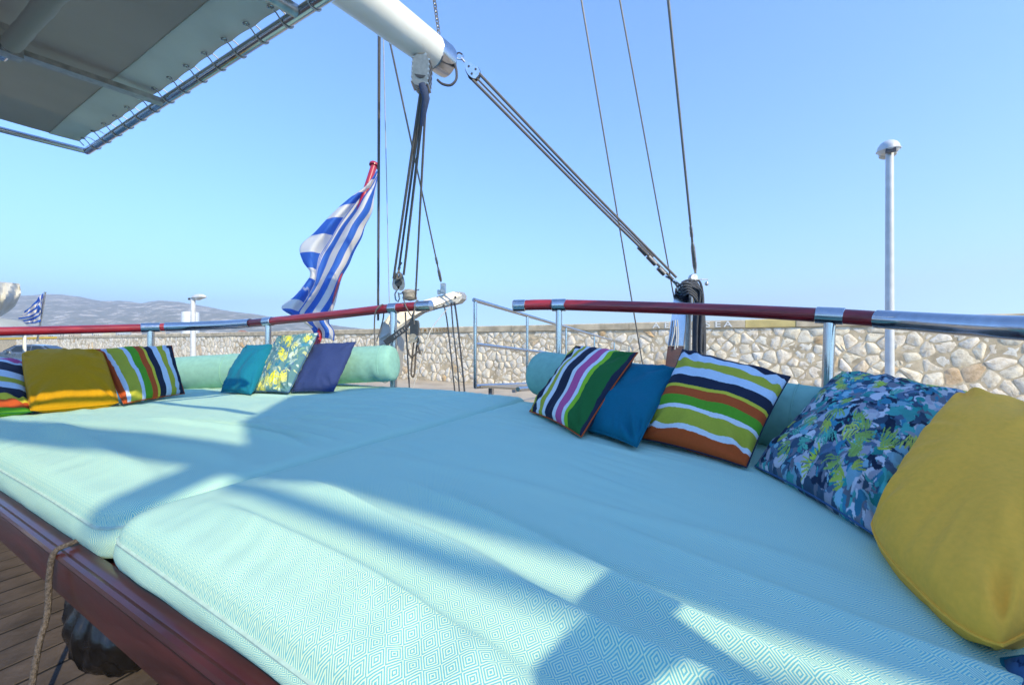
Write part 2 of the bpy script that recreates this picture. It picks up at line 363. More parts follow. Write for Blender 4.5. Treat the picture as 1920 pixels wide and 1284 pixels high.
# quay: a slab with a real edge
WD = V((-.869, .4945, 0)).normalized(); WN = V((-.4945, -.869, 0)).normalized()     # along the wall, and its face towards the boat
W0 = V((10.8, 8.6, 0))
mb = MB(); q0 = W0 - WD * 60 + WN * 7.2; mb.prism([V((p.x, p.y, QZ - 2)) for p in (q0, q0 + WD * 260, q0 + WD * 260 - WN * 30, q0 - WN * 30)], (0, 0, 2))
tag(mb.build('quay', M['stonepave'], smooth=False), 'pale sandy quay below the stone wall', None, kind='structure')

# hills across the bay
def ridge(px):
    pts = [(-900, 520), (-500, 560), (-200, 548), (-40, 556), (40, 555), (90, 552), (150, 556), (190, 563), (240, 566), (265, 570), (300, 563), (335, 566), (380, 574), (430, 582), (500, 592), (560, 601), (640, 611), (720, 620), (800, 627), (900, 634), (1000, 640), (1100, 645)]
    for (x0, y0), (x1, y1) in zip(pts, pts[1:]):
        if x0 <= px <= x1: return y0 + (y1 - y0) * (px - x0) / (x1 - x0)
    return 645
def build_hills():
    nx, ny = 260, 44; v = []; f = []
    for j in range(ny):
        t = j / (ny - 1)
        for i in range(nx):
            px = -900 + 2000 * i / (nx - 1)
            d = 2000 + 2600 * t
            top = (642 - ridge(px)) / F * 3600
            prof = math.sin(min(t / .62, 1) * math.pi / 2) if t < .62 else math.cos((t - .62) / .38 * math.pi / 2)
            X = (px - 960) / F * 3600 * (d / 3600)
            nzv = noise.fractal(V((X * .0022, d * .0022, 3.1)), 1.0, 2.0, 6)
            gul = abs(noise.fractal(V((X * .006, d * .002, 9.1)), 1.0, 2.0, 4))
            h = top * prof * (d / 3600) * (1 + .10 * nzv * (1 - prof * .6)) - 30 * gul * prof * min(1, max(0, top) / 200) * (1.1 - prof)
            v.append((X, d, QZ - 4 + max(h, -2) + (4 if prof > .02 else 0)))
    for j in range(ny - 1):
        for i in range(nx - 1):
            f.append((j * nx + i, j * nx + i + 1, (j + 1) * nx + i + 1, (j + 1) * nx + i))
    tag(mesh_obj('hills', v, f, M['hill'], smooth=True, auto=180), 'dry pale hills across the bay', None, kind='structure')
build_hills()
# low shore with a town in front of the hills
mb = MB()
sv = []; 
for i in range(60):
    px = -700 + 1700 * i / 59
    sv.append((px, 620 + 8 * random.random()))
v = []; f = []
for i, (px, py) in enumerate(sv):
    for (d, z) in ((560, -3), (600, 2.5), (900, 9 + 3 * math.sin(i)), (1900, 20)):
        p = P(px, 642, d); v.append((p.x, p.y, z))
for i in range(59):
    for k in range(3): f.append((i * 4 + k, (i + 1) * 4 + k, (i + 1) * 4 + k + 1, i * 4 + k + 1))
tag(mesh_obj('shore_land', v, f, M['land']), 'low dry shore in front of the hills', None, kind='structure')
town = [(66, 6, 621), (84, 9, 624), (101, 10, 623), (122, 9, 620), (140, 13, 622), (163, 8, 624), (186, 12, 621), (205, 14, 623), (232, 16, 620), (256, 10, 624), (300, 12, 622), (330, 14, 624), (352, 12, 621), (375, 10, 623), (428, 16, 624), (455, 12, 622), (520, 14, 626), (640, 14, 627), (670, 12, 628)]
twm = ['wall_a', 'wall_d', 'wall_c', 'wall_a', 'wall_b', 'wall_a']
twn = ['whitewashed', 'sand yellow', 'bluish grey', 'cream white', 'brown', 'chalk white']
for i, (px, w, top) in enumerate(town):
    d = 640 + (i * 37) % 60
    base = P(px, 642, d); wd = w / F * d; h = (642 - top) / F * d; dep = 9
    t = thing('town_house', (base.x, base.y, 2), f'tiny {twn[i % 6]} {"flat-roofed" if i % 3 else "tile-roofed"} town house on far shore, {["first","second","third","fourth","fifth","sixth","seventh","eighth","ninth","tenth","eleventh","twelfth","thirteenth","fourteenth","fifteenth","sixteenth","seventeenth","eighteenth","nineteenth"][i]} from the left', 'house', 'town houses on the far shore')
    mb = MB(); mb.box((base.x, base.y, h / 2 + .5), (wd, 0, 0), (0, dep, 0), (0, 0, h - 1)); mb.build('wall', M[twm[i % 6]], t, False)
    mb = MB()
    if i % 3: mb.box((base.x, base.y, h + .2), (wd + .8, 0, 0), (0, dep + .8, 0), (0, 0, .45))
    else: mb.prism([(base.x - wd * .55, base.y - dep * .55, h), (base.x + wd * .55, base.y - dep * .55, h), (base.x, base.y - dep * .55, h + 2.4)], (0, dep * 1.1, 0))
    mb.build('roof', M['wall_a' if i % 3 else 'rooftile'], t, False)
    for k in range(3):
        mb = MB(); mb.box((base.x + wd * (-.3 + .3 * k), base.y - dep / 2 - .06, h * .6), (wd * .12, 0, 0), (0, .14, 0), (0, 0, h * .18)); mb.build('window', M['carglass'], t, False)

# ------------------------------------------------------------------ rubble wall
STONE_TOP = .41; COPE_TOP = .63
wall = thing('stone_wall', (W0.x, W0.y, QZ), 'long rubble stone harbour wall with a rendered tan coping', 'wall')
def wp(s, h, out=0.0): p = W0 + WD * s + WN * out; return V((p.x, p.y, h))
mb = MB(); mb.prism([wp(-14, QZ - .05, .004), wp(150, QZ - .05, .004), wp(150, STONE_TOP, .004), wp(-14, STONE_TOP, .004)], -WN * .7); mb.build('mortar_bed', M['mortar'], wall, False)
def wall_px(px, h=0.0):
    # distance along the wall seen at picture column px
    k = (px - 960) / F
    s = (k * W0.y - W0.x) / (WD.x - k * WD.y); return s
def clip(poly, p, q):
    # keep the side of the bisector of p, q nearer to p
    mx, my = (p[0] + q[0]) / 2, (p[1] + q[1]) / 2; nx, ny = q[0] - p[0], q[1] - p[1]; out = []
    for i in range(len(poly)):
        a = poly[i]; b = poly[(i + 1) % len(poly)]
        da = (a[0] - mx) * nx + (a[1] - my) * ny; db = (b[0] - mx) * nx + (b[1] - my) * ny
        if da <= 0: out.append(a)
        if (da < 0 < db) or (db < 0 < da):
            t = da / (da - db); out.append((a[0] + (b[0] - a[0]) * t, a[1] + (b[1] - a[1]) * t))
    return out
def inset(poly, d):
    n = len(poly); out = []
    cx = sum(p[0] for p in poly) / n; cy = sum(p[1] for p in poly) / n
    for p in poly:
        l = math.hypot(p[0] - cx, p[1] - cy); k = max(0.2, 1 - d * 1.25 / max(l, 1e-6)); out.append((cx + (p[0] - cx) * k, cy + (p[1] - cy) * k))
    return out
def chaikin(poly):
    out = []
    for i in range(len(poly)):
        a = poly[i]; b = poly[(i + 1) % len(poly)]
        out.append((a[0] * .86 + b[0] * .14, a[1] * .86 + b[1] * .14)); out.append((a[0] * .14 + b[0] * .86, a[1] * .14 + b[1] * .86))
    return out
def stones_in(s0, s1, cell):
    pts = []; rows = int(round((STONE_TOP - QZ) / (cell * .82))); rh = (STONE_TOP - QZ) / rows
    ncol = int((s1 - s0) / cell)
    for r in range(-1, rows + 1):
        for c in range(-1, ncol + 2):
            pts.append((s0 + (c + .5 * (r % 2) + random.uniform(-.42, .42)) * cell, QZ + (r + .5 + random.uniform(-.40, .40)) * rh, r))
    pts = [p for p in pts if random.random() > .14]; out = []
    for i, p in enumerate(pts):
        if p[2] < 0 or p[2] >= rows or p[0] < s0 or p[0] > s1: continue
        poly = [(p[0] - 1, QZ - .02), (p[0] + 1, QZ - .02), (p[0] + 1, STONE_TOP - .01), (p[0] - 1, STONE_TOP - .01)]
        for q in pts:
            if q is not p and abs(q[0] - p[0]) < cell * 2.4 and abs(q[1] - p[1]) < cell * 2.2:
                if poly: poly = clip(poly, p, q)
        if len(poly) >= 3: out.append(poly)
    return out
def stone_geo(poly, far=False):
    p0 = inset(poly, random.uniform(.010, .02)); p0 = chaikin(p0); p1 = inset(p0, .028 if not far else .04); n = len(p0)
    pr = random.uniform(.002, .026)
    v = [wp(s, h, -.03) for s, h in p0] + [wp(s, h, pr * .55 - .004) for s, h in p0] + [wp(s, h, pr + random.uniform(-.012, .012)) for s, h in p1]
    cx = sum(p[0] for p in p1) / n; cy = sum(p[1] for p in p1) / n; v.append(wp(cx, cy, pr + random.uniform(-.01, .02)))
    f = []
    for i in range(n):
        j = (i + 1) % n
        f += [(i + n, j + n, j, i), (i + 2 * n, j + 2 * n, j + n, i + n), (i + 2 * n, 3 * n, j + 2 * n)]
    f = [tuple(reversed(q)) for q in f]
    return v, f
near = stones_in(-1.2, 27.5, .285)
def stone_show(poly):
    cx = sum(p[0] for p in poly) / len(poly); cy = sum(p[1] for p in poly) / len(poly)
    w = wp(cx, cy); px = 960 + F * w.x / w.y; py = 642 - F * w.z / w.y
    hid = 0
    if px > 1980 or px < 330: hid = 1
    if px > 1000 and py > 690 + (px - 1000) * .16: hid = 1
    if px < 760 and py > 680: hid = 1
    return hid, w.y
near.sort(key=stone_show)
joined = MB(); jr = []
for i, poly in enumerate(near):
    v, f = stone_geo(poly)
    if i < 300: mesh_obj('stone', v, f, M['stone'], wall, True, 50)
    else:
        joined.add(v, f); jr += [random.random()] * len(v)
for poly in stones_in(27.5, 85, .42):
    v, f = stone_geo(poly, True); joined.add(v, f); jr += [random.random()] * len(v)
for poly in stones_in(-9, -1.2, .285):
    v, f = stone_geo(poly, True); joined.add(v, f); jr += [random.random()] * len(v)
jo = joined.build('far_stones', M['stone_far'], wall, True, 50); jo['kind'] = 'stuff'
at = jo.data.attributes.new('rnd', 'FLOAT', 'POINT'); at.data.foreach_set('value', jr)
# coping blocks
cuts = [-14, -6, -1.5, wall_px(1492), wall_px(1397), wall_px(1180), wall_px(960), wall_px(700), wall_px(520), wall_px(330), wall_px(108), wall_px(-70), 140]
for i, (s0, s1) in enumerate(zip(cuts, cuts[1:])):
    mt = M['coping']
    if i == 3: mt = M['coping_y']
    if i == 10: mt = M['coping_o']
    mb = MB(); d = .004 * (i % 3); g = .006
    prof = [(-.75, STONE_TOP + .003), (.05 + d, STONE_TOP + .003), (.05 + d, COPE_TOP - .03 - d), (.02 + d, COPE_TOP - d), (-.75, COPE_TOP - d)]
    mb.prism([wp(s0 + g, h, o_) for o_, h in prof], WD * (s1 - s0 - 2 * g)); mb.build('coping_block', mt, wall, False)
# painted lettering on the coping
def letter(ch, s, size, hz, mat, out=.062, sx=1.0):
    cu = bpy.data.curves.new('t', 'FONT'); cu.body = ch; cu.align_x = 'CENTER'; cu.size = size; cu.extrude = .002; cu.offset = size * .012; cu.resolution_u = 4
    to = bpy.data.objects.new('t', cu); COL.objects.link(to)
    dg = bpy.context.evaluated_depsgraph_get(); me = bpy.data.meshes.new_from_object(to.evaluated_get(dg))
    v = [wp(s, hz, out) - WD * (q.co.x * sx) + V((0, 0, q.co.y)) + WN * q.co.z for q in me.vertices]
    f = [tuple(p.vertices) for p in me.polygons]
    bpy.data.objects.remove(to); bpy.data.curves.remove(cu)
    mesh_obj('letter', v, f, mat, wall, False)
for ch, px in (('A', 1231), ('E', 1251), ('S', 1327), ('E', 1346), ('A', 1365)):
    letter(ch, wall_px(px), .235, STONE_TOP + .03, M['letter'], .062, 1.35)
for ch, px in zip('YM\u03a0IAKO\u03a3', (791, 799, 808, 815, 821, 828, 834, 840)):
    letter(ch, wall_px(px), .22, STONE_TOP + .03, M['faded'], .062, .9)

# ------------------------------------------------------------------ boat: deck, hull, coaming
DZ = -.95
deck = mesh_obj('deck', [B(-4, -6, DZ + .0006), B(2.4, -6, DZ + .0006), B(2.4, 3, DZ + .0006), B(-4, 3, DZ + .0006)], [(0, 1, 2, 3)][::-1], M['caulk'], smooth=False)
tag(deck, 'weathered teak deck with black caulked seams', None, kind='structure')
PW = .115
pm = MB(); pm.box((0, 0, 0), AV * 4.4, BV * (PW - .012), V((0, 0, .03)))
pmesh = None
for i in range(34):
    b = -4.9 + PW * i
    if pmesh is None:
        o = pm.build('plank', M['teak'], None, False); pmesh = o.data
    else:
        o = bpy.data.objects.new('plank', pmesh); COL.objects.link(o)
    o.parent = deck; o.location = B(.1 + random.uniform(-.3, .3), b, DZ - .013 + random.uniform(-.001, .001))
# hull shell round the stern
hp = [B(-4, -6.2), B(1.2, -6.1), B(2.9, -5.3), B(3.55, -3.6), B(3.75, -2.0), B(3.6, -.6), B(3.2, 1.0), B(2.2, 2.15), B(.8, 2.5), B(-4, 2.6)]
sm = smooth_path(hp, 6); v = []; f = []
cen = B(0, -2)
for p in sm:
    q = cen + (p - cen) * .93
    v += [V((p.x, p.y, -.72)), V((q.x, q.y, -2.7)), V(((p - (p - cen).normalized() * .12).x, (p - (p - cen).normalized() * .12).y, -.72)), V(((p - (p - cen).normalized() * .12).x, (p - (p - cen).normalized() * .12).y, DZ - .04))]
for i in range(len(sm) - 1):
    a0 = i * 4; b0 = a0 + 4
    f += [(a0, b0, b0 + 1, a0 + 1), (a0, a0 + 2, b0 + 2, b0), (a0 + 2, a0 + 3, b0 + 3, b0 + 2)]
tag(mesh_obj('hull', v, f, M['hullwood']), 'white painted hull of the wooden sailing boat under the sun deck', 'hull')
# seat base under the mattresses
base = thing('sunbed_base', B(1.5, -1.3, DZ), 'dark mahogany base and front board carrying the two aqua mattresses', 'sunbed base')
mb = MB(); mb.box(B(1.58, -1.85, -.605), AV * 2.34, BV * 6.9, V((0, 0, .05))); mb.build('platform', M['mahogany'], base, False)
for bb in (-4.0, -2.2, -.3, 1.3):
    mb = MB(); mb.box(B(.95, bb, (DZ - .63) / 2), AV * .06, BV * .08, V((0, 0, -.63 - DZ))); mb.build('leg', M['mahogany'], base, False)
cz0, cz1 = -.66, -.54
prof = [(.350, cz0), (.395, cz0), (.395, cz1 - .012), (.386, cz1), (.359, cz1), (.350, cz1 - .012)]
mb = MB(); mb.prism([B(a_, -5.4, z_) for a_, z_ in prof], BV * 7.1); mb.build('front_board', M['mahogany'], base, True, 60)
mb = MB(); mb.tube([B(.348, -5.4, cz1 - .012), B(.348, 1.7, cz1 - .012)], .011, 8); mb.build('rim_moulding', M['mahogany'], base)

# ------------------------------------------------------------------ mattresses
def mattress(name, a0, a1, b0, b1, label, seed, folds):
    t = thing(name, B((a0 + a1) / 2, (b0 + b1) / 2, -.55), label, 'mattress', None)
    def params(n, L):
        e = [0, .006, .014, .024, .036, .05, .07, .10]
        mid = list(np.linspace(.13, L - .13, n)); return e + mid + [L - x for x in reversed(e)]
    pa = params(210, a1 - a0); pb = params(150, b1 - b0); na, nb = len(pa), len(pb)
    v = []; uv = []; R = .045
    for x in pa:
        for y in pb:
            da = min(x, a1 - a0 - x); db = min(y, b1 - b0 - y)
            # rounded plan corner
            w = B(a0 + x, b0 + y)
            if da < .08 and db < .08:
                cx, cy = .08 - da, .08 - db; l = max(cx, cy); r = math.hypot(cx, cy)
                k = l / r if r > 0 else 1
                na_, nb_ = .08 - cx * k, .08 - cy * k
                ax = na_ if x < (a1 - a0) / 2 else a1 - a0 - na_; by = nb_ if y < (b1 - b0) / 2 else b1 - b0 - nb_
                w = B(a0 + ax, b0 + by); d = .08 - l
            else: d = min(da, db)
            e = max(0, 1 - d / R); dz = -R * (1 - math.sqrt(max(0, 1 - e * e)))
            dz -= .03 * math.exp(-((d / .16) ** 1.4))
            z = padz(w.x, w.y) + dz
            aa, bb = a0 + x, b0 + y
            inner = min(1, d / .12)
            z += min(1, d / .05) * .0055 * noise.noise(V((aa * 4, bb * 22 + aa * 6, seed + 8))) * math.exp(-((d - .07) / .07) ** 2)
            z += inner * .006 * max(0, noise.noise(V((aa * 2.2, bb * 1.7, seed + 30)))) * noise.noise(V((aa * 26 + bb * 5, bb * 4, seed + 12))) * 2
            z += inner * (.012 * noise.noise(V((aa * 1.9, bb * 1.5, seed))) + .004 * noise.noise(V((aa * 10, bb * 3.0, seed + 4))))
            for (fa, fb, sl, wd, am, l0, l1) in folds:
                q = aa - (fa + sl * (bb - fb))
                env = max(0, min(1, (bb - l0) / .25)) * max(0, min(1, (l1 - bb) / .25))
                q += .02 * noise.noise(V((bb * 3, fa * 7, seed)))
                z += inner * am * 1.35 * env * (math.exp(-(q / wd) ** 2) - .45 * math.exp(-((q - wd * 2.0) / (wd * 1.4)) ** 2))
            v.append((w.x, w.y, z)); uv.append((bb, aa))
    f = [(i * nb + j, i * nb + j + 1, (i + 1) * nb + j + 1, (i + 1) * nb + j) for i in range(na - 1) for j in range(nb - 1)]
    # side wall
    loop = [j for j in range(nb)] + [i * nb + nb - 1 for i in range(1, na)] + [(na - 1) * nb + j for j in range(nb - 2, -1, -1)] + [i * nb for i in range(na - 2, 0, -1)]
    n0 = len(v); rings = 5; zb = -.548
    ctr = B((a0 + a1) / 2, (b0 + b1) / 2)
    for k in range(1, rings + 1):
        for li in loop:
            x, y, z = v[li]; t_ = k / rings; out = .016 * math.sin(math.pi * t_) - .012 * t_
            dr = (V((x, y, 0)) - ctr); aa, bb = dr.dot(AV), dr.dot(BV)
            n_ = AV * (math.copysign(1, aa) if abs(aa) > (a1 - a0) / 2 - .06 else 0) + BV * (math.copysign(1, bb) if abs(bb) > (b1 - b0) / 2 - .06 else 0)
            if n_.length > 0: n_.normalize()
            wv = .006 * noise.noise(V((x * 7, y * 7, z + k)))
            p = V((x, y, z + (zb - z) * t_)) + n_ * (out + wv * math.sin(math.pi * t_))
            v.append(p); uv.append((uv[li][0] + (bb > 0) * t_ * .1, uv[li][1] - t_ * .12))
    L = len(loop)
    for k in range(rings):
        for i in range(L):
            j = (i + 1) % L
            A0 = loop[i] if k == 0 else n0 + (k - 1) * L + i; A1 = loop[j] if k == 0 else n0 + (k - 1) * L + j
            f.append((A1, A0, n0 + k * L + i, n0 + k * L + j))
    f = [tuple(reversed(q)) for q in f]
    o = mesh_obj('cover', v, f, M['pad'], t, True, 180, uv)
    pts = [V(v[li]) for li in loop][::1]
    mb = MB(); mb.tube([p + V((0, 0, -.004)) for p in pts], .0048, 6, closed=True); mb.build('piping', M['piping'], t)
    return t
foldR = [(.52, -.9, -.05, .022, .016, -1.2, 1.4), (.66, -.5, -.11, .028, .016, -1.15, 1.5), (.78, -.3, -.18, .022, .014, -.9, 1.4), (.92, .2, -.14, .03, .010, -.4, 1.4), (.60, .1, -.05, .018, .010, -.5, 1.2), (1.05, -.7, .06, .035, .006, -1.2, .3), (2.2, -.7, .2, .03, .006, -1.2, .2), (.45, -.1, .06, .016, .009, -.6, .8)]
foldL = [(.95, -1.7, .10, .022, .016, -2.6, -1.36), (1.05, -1.7, .16, .018, .014, -2.4, -1.36), (1.18, -1.6, .12, .020, .012, -2.2, -1.36), (1.35, -1.6, .12, .020, .012, -2.3, -1.36), (1.55, -1.6, .18, .022, .011, -2.3, -1.36), (1.7, -1.6, .2, .022, .010, -2.4, -1.36), (.70, -1.8, .12, .04, .014, -2.8, -1.36), (1.9, -1.8, .16, .028, .010, -3.2, -1.4), (2.1, -2.0, .1, .028, .009, -3.4, -1.5), (.55, -2.0, -.06, .035, .012, -2.9, -1.4), (2.3, -1.9, .12, .025, .008, -2.9, -1.4)]
mattress('mattress', .378, 2.56, -1.322, 1.55, 'nearer aqua diamond-weave mattress in front of the petrol blue pillow', 1.3, foldR)
mattress('mattress', .378, 2.72, -5.3, -1.338, 'farther aqua mattress with sun patches in front of the mustard pillow', 5.7, foldL)

# ------------------------------------------------------------------ bolsters
def bolster(label, p0, p1, r, seams):
    t = thing('bolster_cushion', (p0 + p1) / 2 - V((0, 0, r)), label, 'bolster', 'round aqua bolsters along the stern')
    ax = (p1 - p0); L = ax.length; n = 40; prof = []
    for h, k in ((0, .0), (.004, .35), (.008, .7), (.02, .88), (.045, .97), (.08, 1.0)): prof.append((r * k if k else .002, h))
    for i in range(1, 70): prof.append((r, .08 + (L - .16) * i / 70))
    for h, k in ((.08, 1.0), (.045, .97), (.02, .88), (.008, .7), (.004, .35), (0, .0)): prof.append((r * k if k else .002, L - h))
    mb = MB(); mb.lathe(p0, ax, prof, n)
    axn = ax.normalized(); vv = []
    for p in mb.v:
        q = V(p); d = q - p0; h = d.dot(axn); rad = d - axn * h
        wr = .006 * noise.noise(q * 2.5) + .009 * math.sin(h * 62 + 3.5 * noise.noise(q * 5)) * max(0, 1 - h / .5) * min(1, h / .06) * max(0, rad.normalized().z * -.6 + .5 if rad.length > 1e-5 else 0)
        q2 = q + (rad.normalized() * wr if rad.length > 1e-5 else V((0, 0, 0)))
        if rad.length > 1e-5 and rad.z < 0: q2.z = max(q2.z, p0.z + axn.z * h - r * .93)
        vv.append(q2)
    mb.v = [tuple(p) for p in vv]
    mb.build('cover', M['bolster'], t, True, 180)
    for s in seams:
        c = p0 + axn * s; u = axn.orthogonal().normalized(); w = axn.cross(u)
        mb = MB(); mb.tube([c + (u * math.cos(a) + w * math.sin(a)) * (r * 1.006) for a in np.linspace(0, 2 * math.pi, 40, endpoint=False)], .0035, 6, closed=True); mb.build('seam', M['bolster'], t)
bolster('aqua bolster behind the indigo and teal pillows, its round end by the coiled blocks', P(742, 681, 3.5), P(296, 704, 3.75), .163, (.10, 1.55))
bolster('aqua bolster in the shade behind the petrol blue pillow', P(1006, 699, 2.95), P(1700, 822, 1.62), .163, (1.58, 1.70))

# ------------------------------------------------------------------ scatter pillows
def pillow(name, label, corners, mat, thick=.085, n=34, sag=.07, seed=0, paint=None, cat='pillow', group='scatter pillows along the bolsters', pipe=None, dent=0, rnd=0.0):
    TL, TR, BR, BL = [V(c) for c in corners]
    ctr = (TL + TR + BR + BL) / 4
    nrm = (TR - TL + BR - BL).cross(TL - BL + TR - BR).normalized()
    if nrm.dot(-ctr) < 0: nrm = -nrm
    def base(u, v):
        # pinch the sides in, keep pointed corners
        su = 1 - sag * (1 - (2 * v - 1) ** 2) * 1.0; sv = 1 - sag * (1 - (2 * u - 1) ** 2) * 1.0
        uu = .5 + (u - .5) * su; vv = .5 + (v - .5) * sv
        if rnd:
            k = 1 - rnd * (abs(2 * u - 1) * abs(2 * v - 1)) ** 3; uu = .5 + (uu - .5) * k; vv = .5 + (vv - .5) * k
        return (TL * (1 - uu) + TR * uu) * (1 - vv) + (BL * (1 - uu) + BR * uu) * vv
    verts = []; uv = []; cols = []
    for side in (1, -1):
        for j in range(n + 1):
            for i in range(n + 1):
                u = i / n; v = j / n
                # denser towards the rims
                u = .5 - .5 * math.cos(math.pi * u) * .35 + (u - .5) * .65 if 0 < i < n else u
                v = .5 - .5 * math.cos(math.pi * v) * .35 + (v - .5) * .65 if 0 < j < n else v
                q = max(0, (1 - (2 * u - 1) ** 2)) * max(0, (1 - (2 * v - 1) ** 2))
                h = q ** .42
                edge = 1 - h
                wr = .020 * noise.noise(V((u * 3.4, v * 3.4, seed))) * h
                # radial puckers along the rim
                ang = math.atan2(v - .5, u - .5)
                rr = max(abs(2 * u - 1), abs(2 * v - 1))
                wr += .012 * noise.noise(V((math.cos(ang) * 7, math.sin(ang) * 7, seed + 9))) * rr ** 2 * (q ** .25) * 1.6
                wr += .010 * (1 - abs(noise.noise(V((u * 3.1 + v * 1.7, v * 2.3 - u, seed + 20))) * 3)) * h * .6
                for cu_, cv_ in ((0, 0), (1, 0), (1, 1), (0, 1)):
                    du, dv = u - cu_, v - cv_; ds = math.hypot(du, dv)
                    wr += .011 * math.sin(9 * math.atan2(abs(dv), abs(du) + 1e-6) + seed * 1.7 + cu_ * 2 + cv_) * math.exp(-((ds - .16) / .13) ** 2) * min(1, q * 14)
                p = base(u, v) + nrm * (side * (thick * h) + wr)
                if dent: p += nrm * (-dent * math.exp(-(((u - .5) / .25) ** 2 + ((v - .3) / .25) ** 2)) * h * (1 if side > 0 else 0))
                verts.append(p); uv.append((u, v))
    m = (n + 1) * (n + 1); f = []
    for j in range(n):
        for i in range(n):
            a = j * (n + 1) + i; f.append((a, a + n + 1, a + n + 2, a + 1)); f.append((m + a, m + a + 1, m + a + n + 2, m + a + n + 1))
    t = thing(name, (BL + BR) / 2, label, cat, group)
    # weld the two halves along the rim
    o = mesh_obj('cover', verts, f, mat, t, True, 180, uv)
    import bmesh
    bm = bmesh.new(); bm.from_mesh(o.data); bmesh.ops.remove_doubles(bm, verts=bm.verts, dist=.0004); bmesh.ops.recalc_face_normals(bm, faces=bm.faces); bm.to_mesh(o.data); bm.free()
    if paint is not None:
        img = paint; H, W = img.shape[:2]
        ca = o.data.color_attributes.new('print', 'FLOAT_COLOR', 'CORNER')
        li = o.data.uv_layers[0].data; arr = np.empty(len(li) * 2, dtype=np.float32); li.foreach_get('uv', arr); arr = arr.reshape(-1, 2)
        xi = np.clip((arr[:, 0] * (W - 1)).astype(int), 0, W - 1); yi = np.clip((arr[:, 1] * (H - 1)).astype(int), 0, H - 1)
        c4 = np.ones((len(li), 4), dtype=np.float32); c4[:, :3] = img[yi, xi]; ca.data.foreach_set('color', c4.ravel())
    rim = [base(u, 0) for u in np.linspace(0, 1, 16)] + [base(1, v) for v in np.linspace(0, 1, 16)[1:]] + [base(u, 1) for u in np.linspace(1, 0, 16)[1:]] + [base(0, v) for v in np.linspace(1, 0, 16)[1:-1]]
    mb = MB(); mb.tube(rim, .0035, 6, closed=True); mb.build('seam', pipe or mat if pipe else (mat if mat not in (M['floral'], M['floral2']) else M['dkblue']), t)
    return t
def leaf_print(n, seed, palette, frond, nd, nf, fl):
    r = np.random.default_rng(seed); img = np.zeros((n, n, 3), dtype=np.float32); img[:] = palette[0]
    yy, xx = np.mgrid[0:n, 0:n] / n
    for k in range(nd):
        cx, cy = r.random(2); a = r.uniform(0, math.pi); la = r.uniform(.012, .055); lb = la * r.uniform(.22, .7); c = np.array(palette[r.integers(len(palette))]) * r.uniform(.8, 1.2)
        dx, dy = xx - cx, yy - cy; p = dx * math.cos(a) + dy * math.sin(a); q = -dx * math.sin(a) + dy * math.cos(a) + .6 * p * p / la * r.uniform(-1, 1)
        m = (p / la) ** 2 + (q / lb) ** 2 < 1 + .15 * np.sin(p * 120 + q * 70); img[m] = c
    for k in range(nf):
        cx, cy = r.random(2); a = r.uniform(0, 2 * math.pi); L = r.uniform(.10, .2) * fl
        c = np.array(frond[r.integers(len(frond))]); ns = r.integers(6, 11); sp_ = r.uniform(.7, 1.3)
        for q_ in range(ns):
            al = a + (q_ / (ns - 1) - .5) * sp_ * 1.5 + r.uniform(-.06, .06); ll = L * r.uniform(.7, 1.05); st_ = r.uniform(.12, .35) * ll; w = r.uniform(.0045, .008) * fl
            dx, dy = xx - cx, yy - cy; p = dx * math.cos(al) + dy * math.sin(al); q = -dx * math.sin(al) + dy * math.cos(al) + .25 * p * p / L * math.copysign(1, q_ - ns / 2)
            m = (p > st_) & (p < ll) & (np.abs(q) < w * (.5 + 1.1 * np.clip((p - st_) / (ll - st_), 0, 1) * (1.15 - np.clip(p / ll, 0, 1) ** 4))); img[m] = c * r.uniform(.8, 1.1)
    return img
pal_blue = [(.04, .08, .13), (.015, .03, .06), (.04, .20, .30), (.03, .26, .24), (.07, .36, .34), (.34, .36, .42), (.52, .54, .58), (.14, .16, .20), (.08, .14, .22), (.20, .40, .48)]
img_b = leaf_print(300, 4, pal_blue, [(.42, .54, .06), (.50, .58, .12), (.26, .42, .10), (.10, .40, .30), (.40, .50, .08)], 1700, 60, .72)
pal_yel = [(.10, .22, .24), (.30, .42, .40), (.45, .55, .45), (.08, .16, .26), (.52, .56, .30), (.20, .34, .22), (.04, .20, .30)]
img_y = leaf_print(120, 9, pal_yel, [(.70, .66, .04), (.62, .60, .10), (.72, .70, .2)], 300, 26, 1.1)
op = on_pad
pillow('striped_pillow', 'striped pillow with a wide pink and dark green band against the bolster end', [P(1080, 648, 2.5), P(1196, 661, 2.16), op(1090, 819, .015), op(993, 771, .01)], M['str_pink'], .075, 36, .05, 1)
pillow('velvet_pillow', 'plain petrol blue velvet pillow between two striped pillows', [P(1140, 682, 2.42), P(1276, 690, 2.06), op(1194, 838, .02), op(1080, 800, .02)], M['blue'], .07, 34, .05, 2)
pillow('striped_pillow', 'large horizontally striped pillow with orange and green bands beside the petrol blue pillow', [P(1280, 655, 2.1), P(1482, 706, 1.74), op(1400, 876, .015), op(1202, 822, .015)], M['str_or'], .08, 38, .04, 3)
pillow('floral_pillow', 'large blue leaf-print pillow with lime fronds', [P(1578, 698, 1.78), P(1872, 752, 1.36), op(1648, 1008, .015), op(1416, 874, .012)], M['floral'], .105, 250, .04, 4, img_b)
pillow('velvet_pillow', 'big gold velvet pillow in front of the blue leaf-print pillow', [P(1800, 728, 1.22), P(2240, 905, .92), op(1872, 1255, .02), op(1616, 990, .03)], M['gold'], .135, 60, -.015, 5, rnd=.10)
pillow('printed_pillow', 'blue pillow with teal piping showing only its corner below the gold pillow', [P(1880, 1236, .66), P(2120, 1190, .60), P(2120, 1500, .52), P(1890, 1500, .50)], M['dkblue'], .06, 24, .05, 6, pipe=M['teal'])
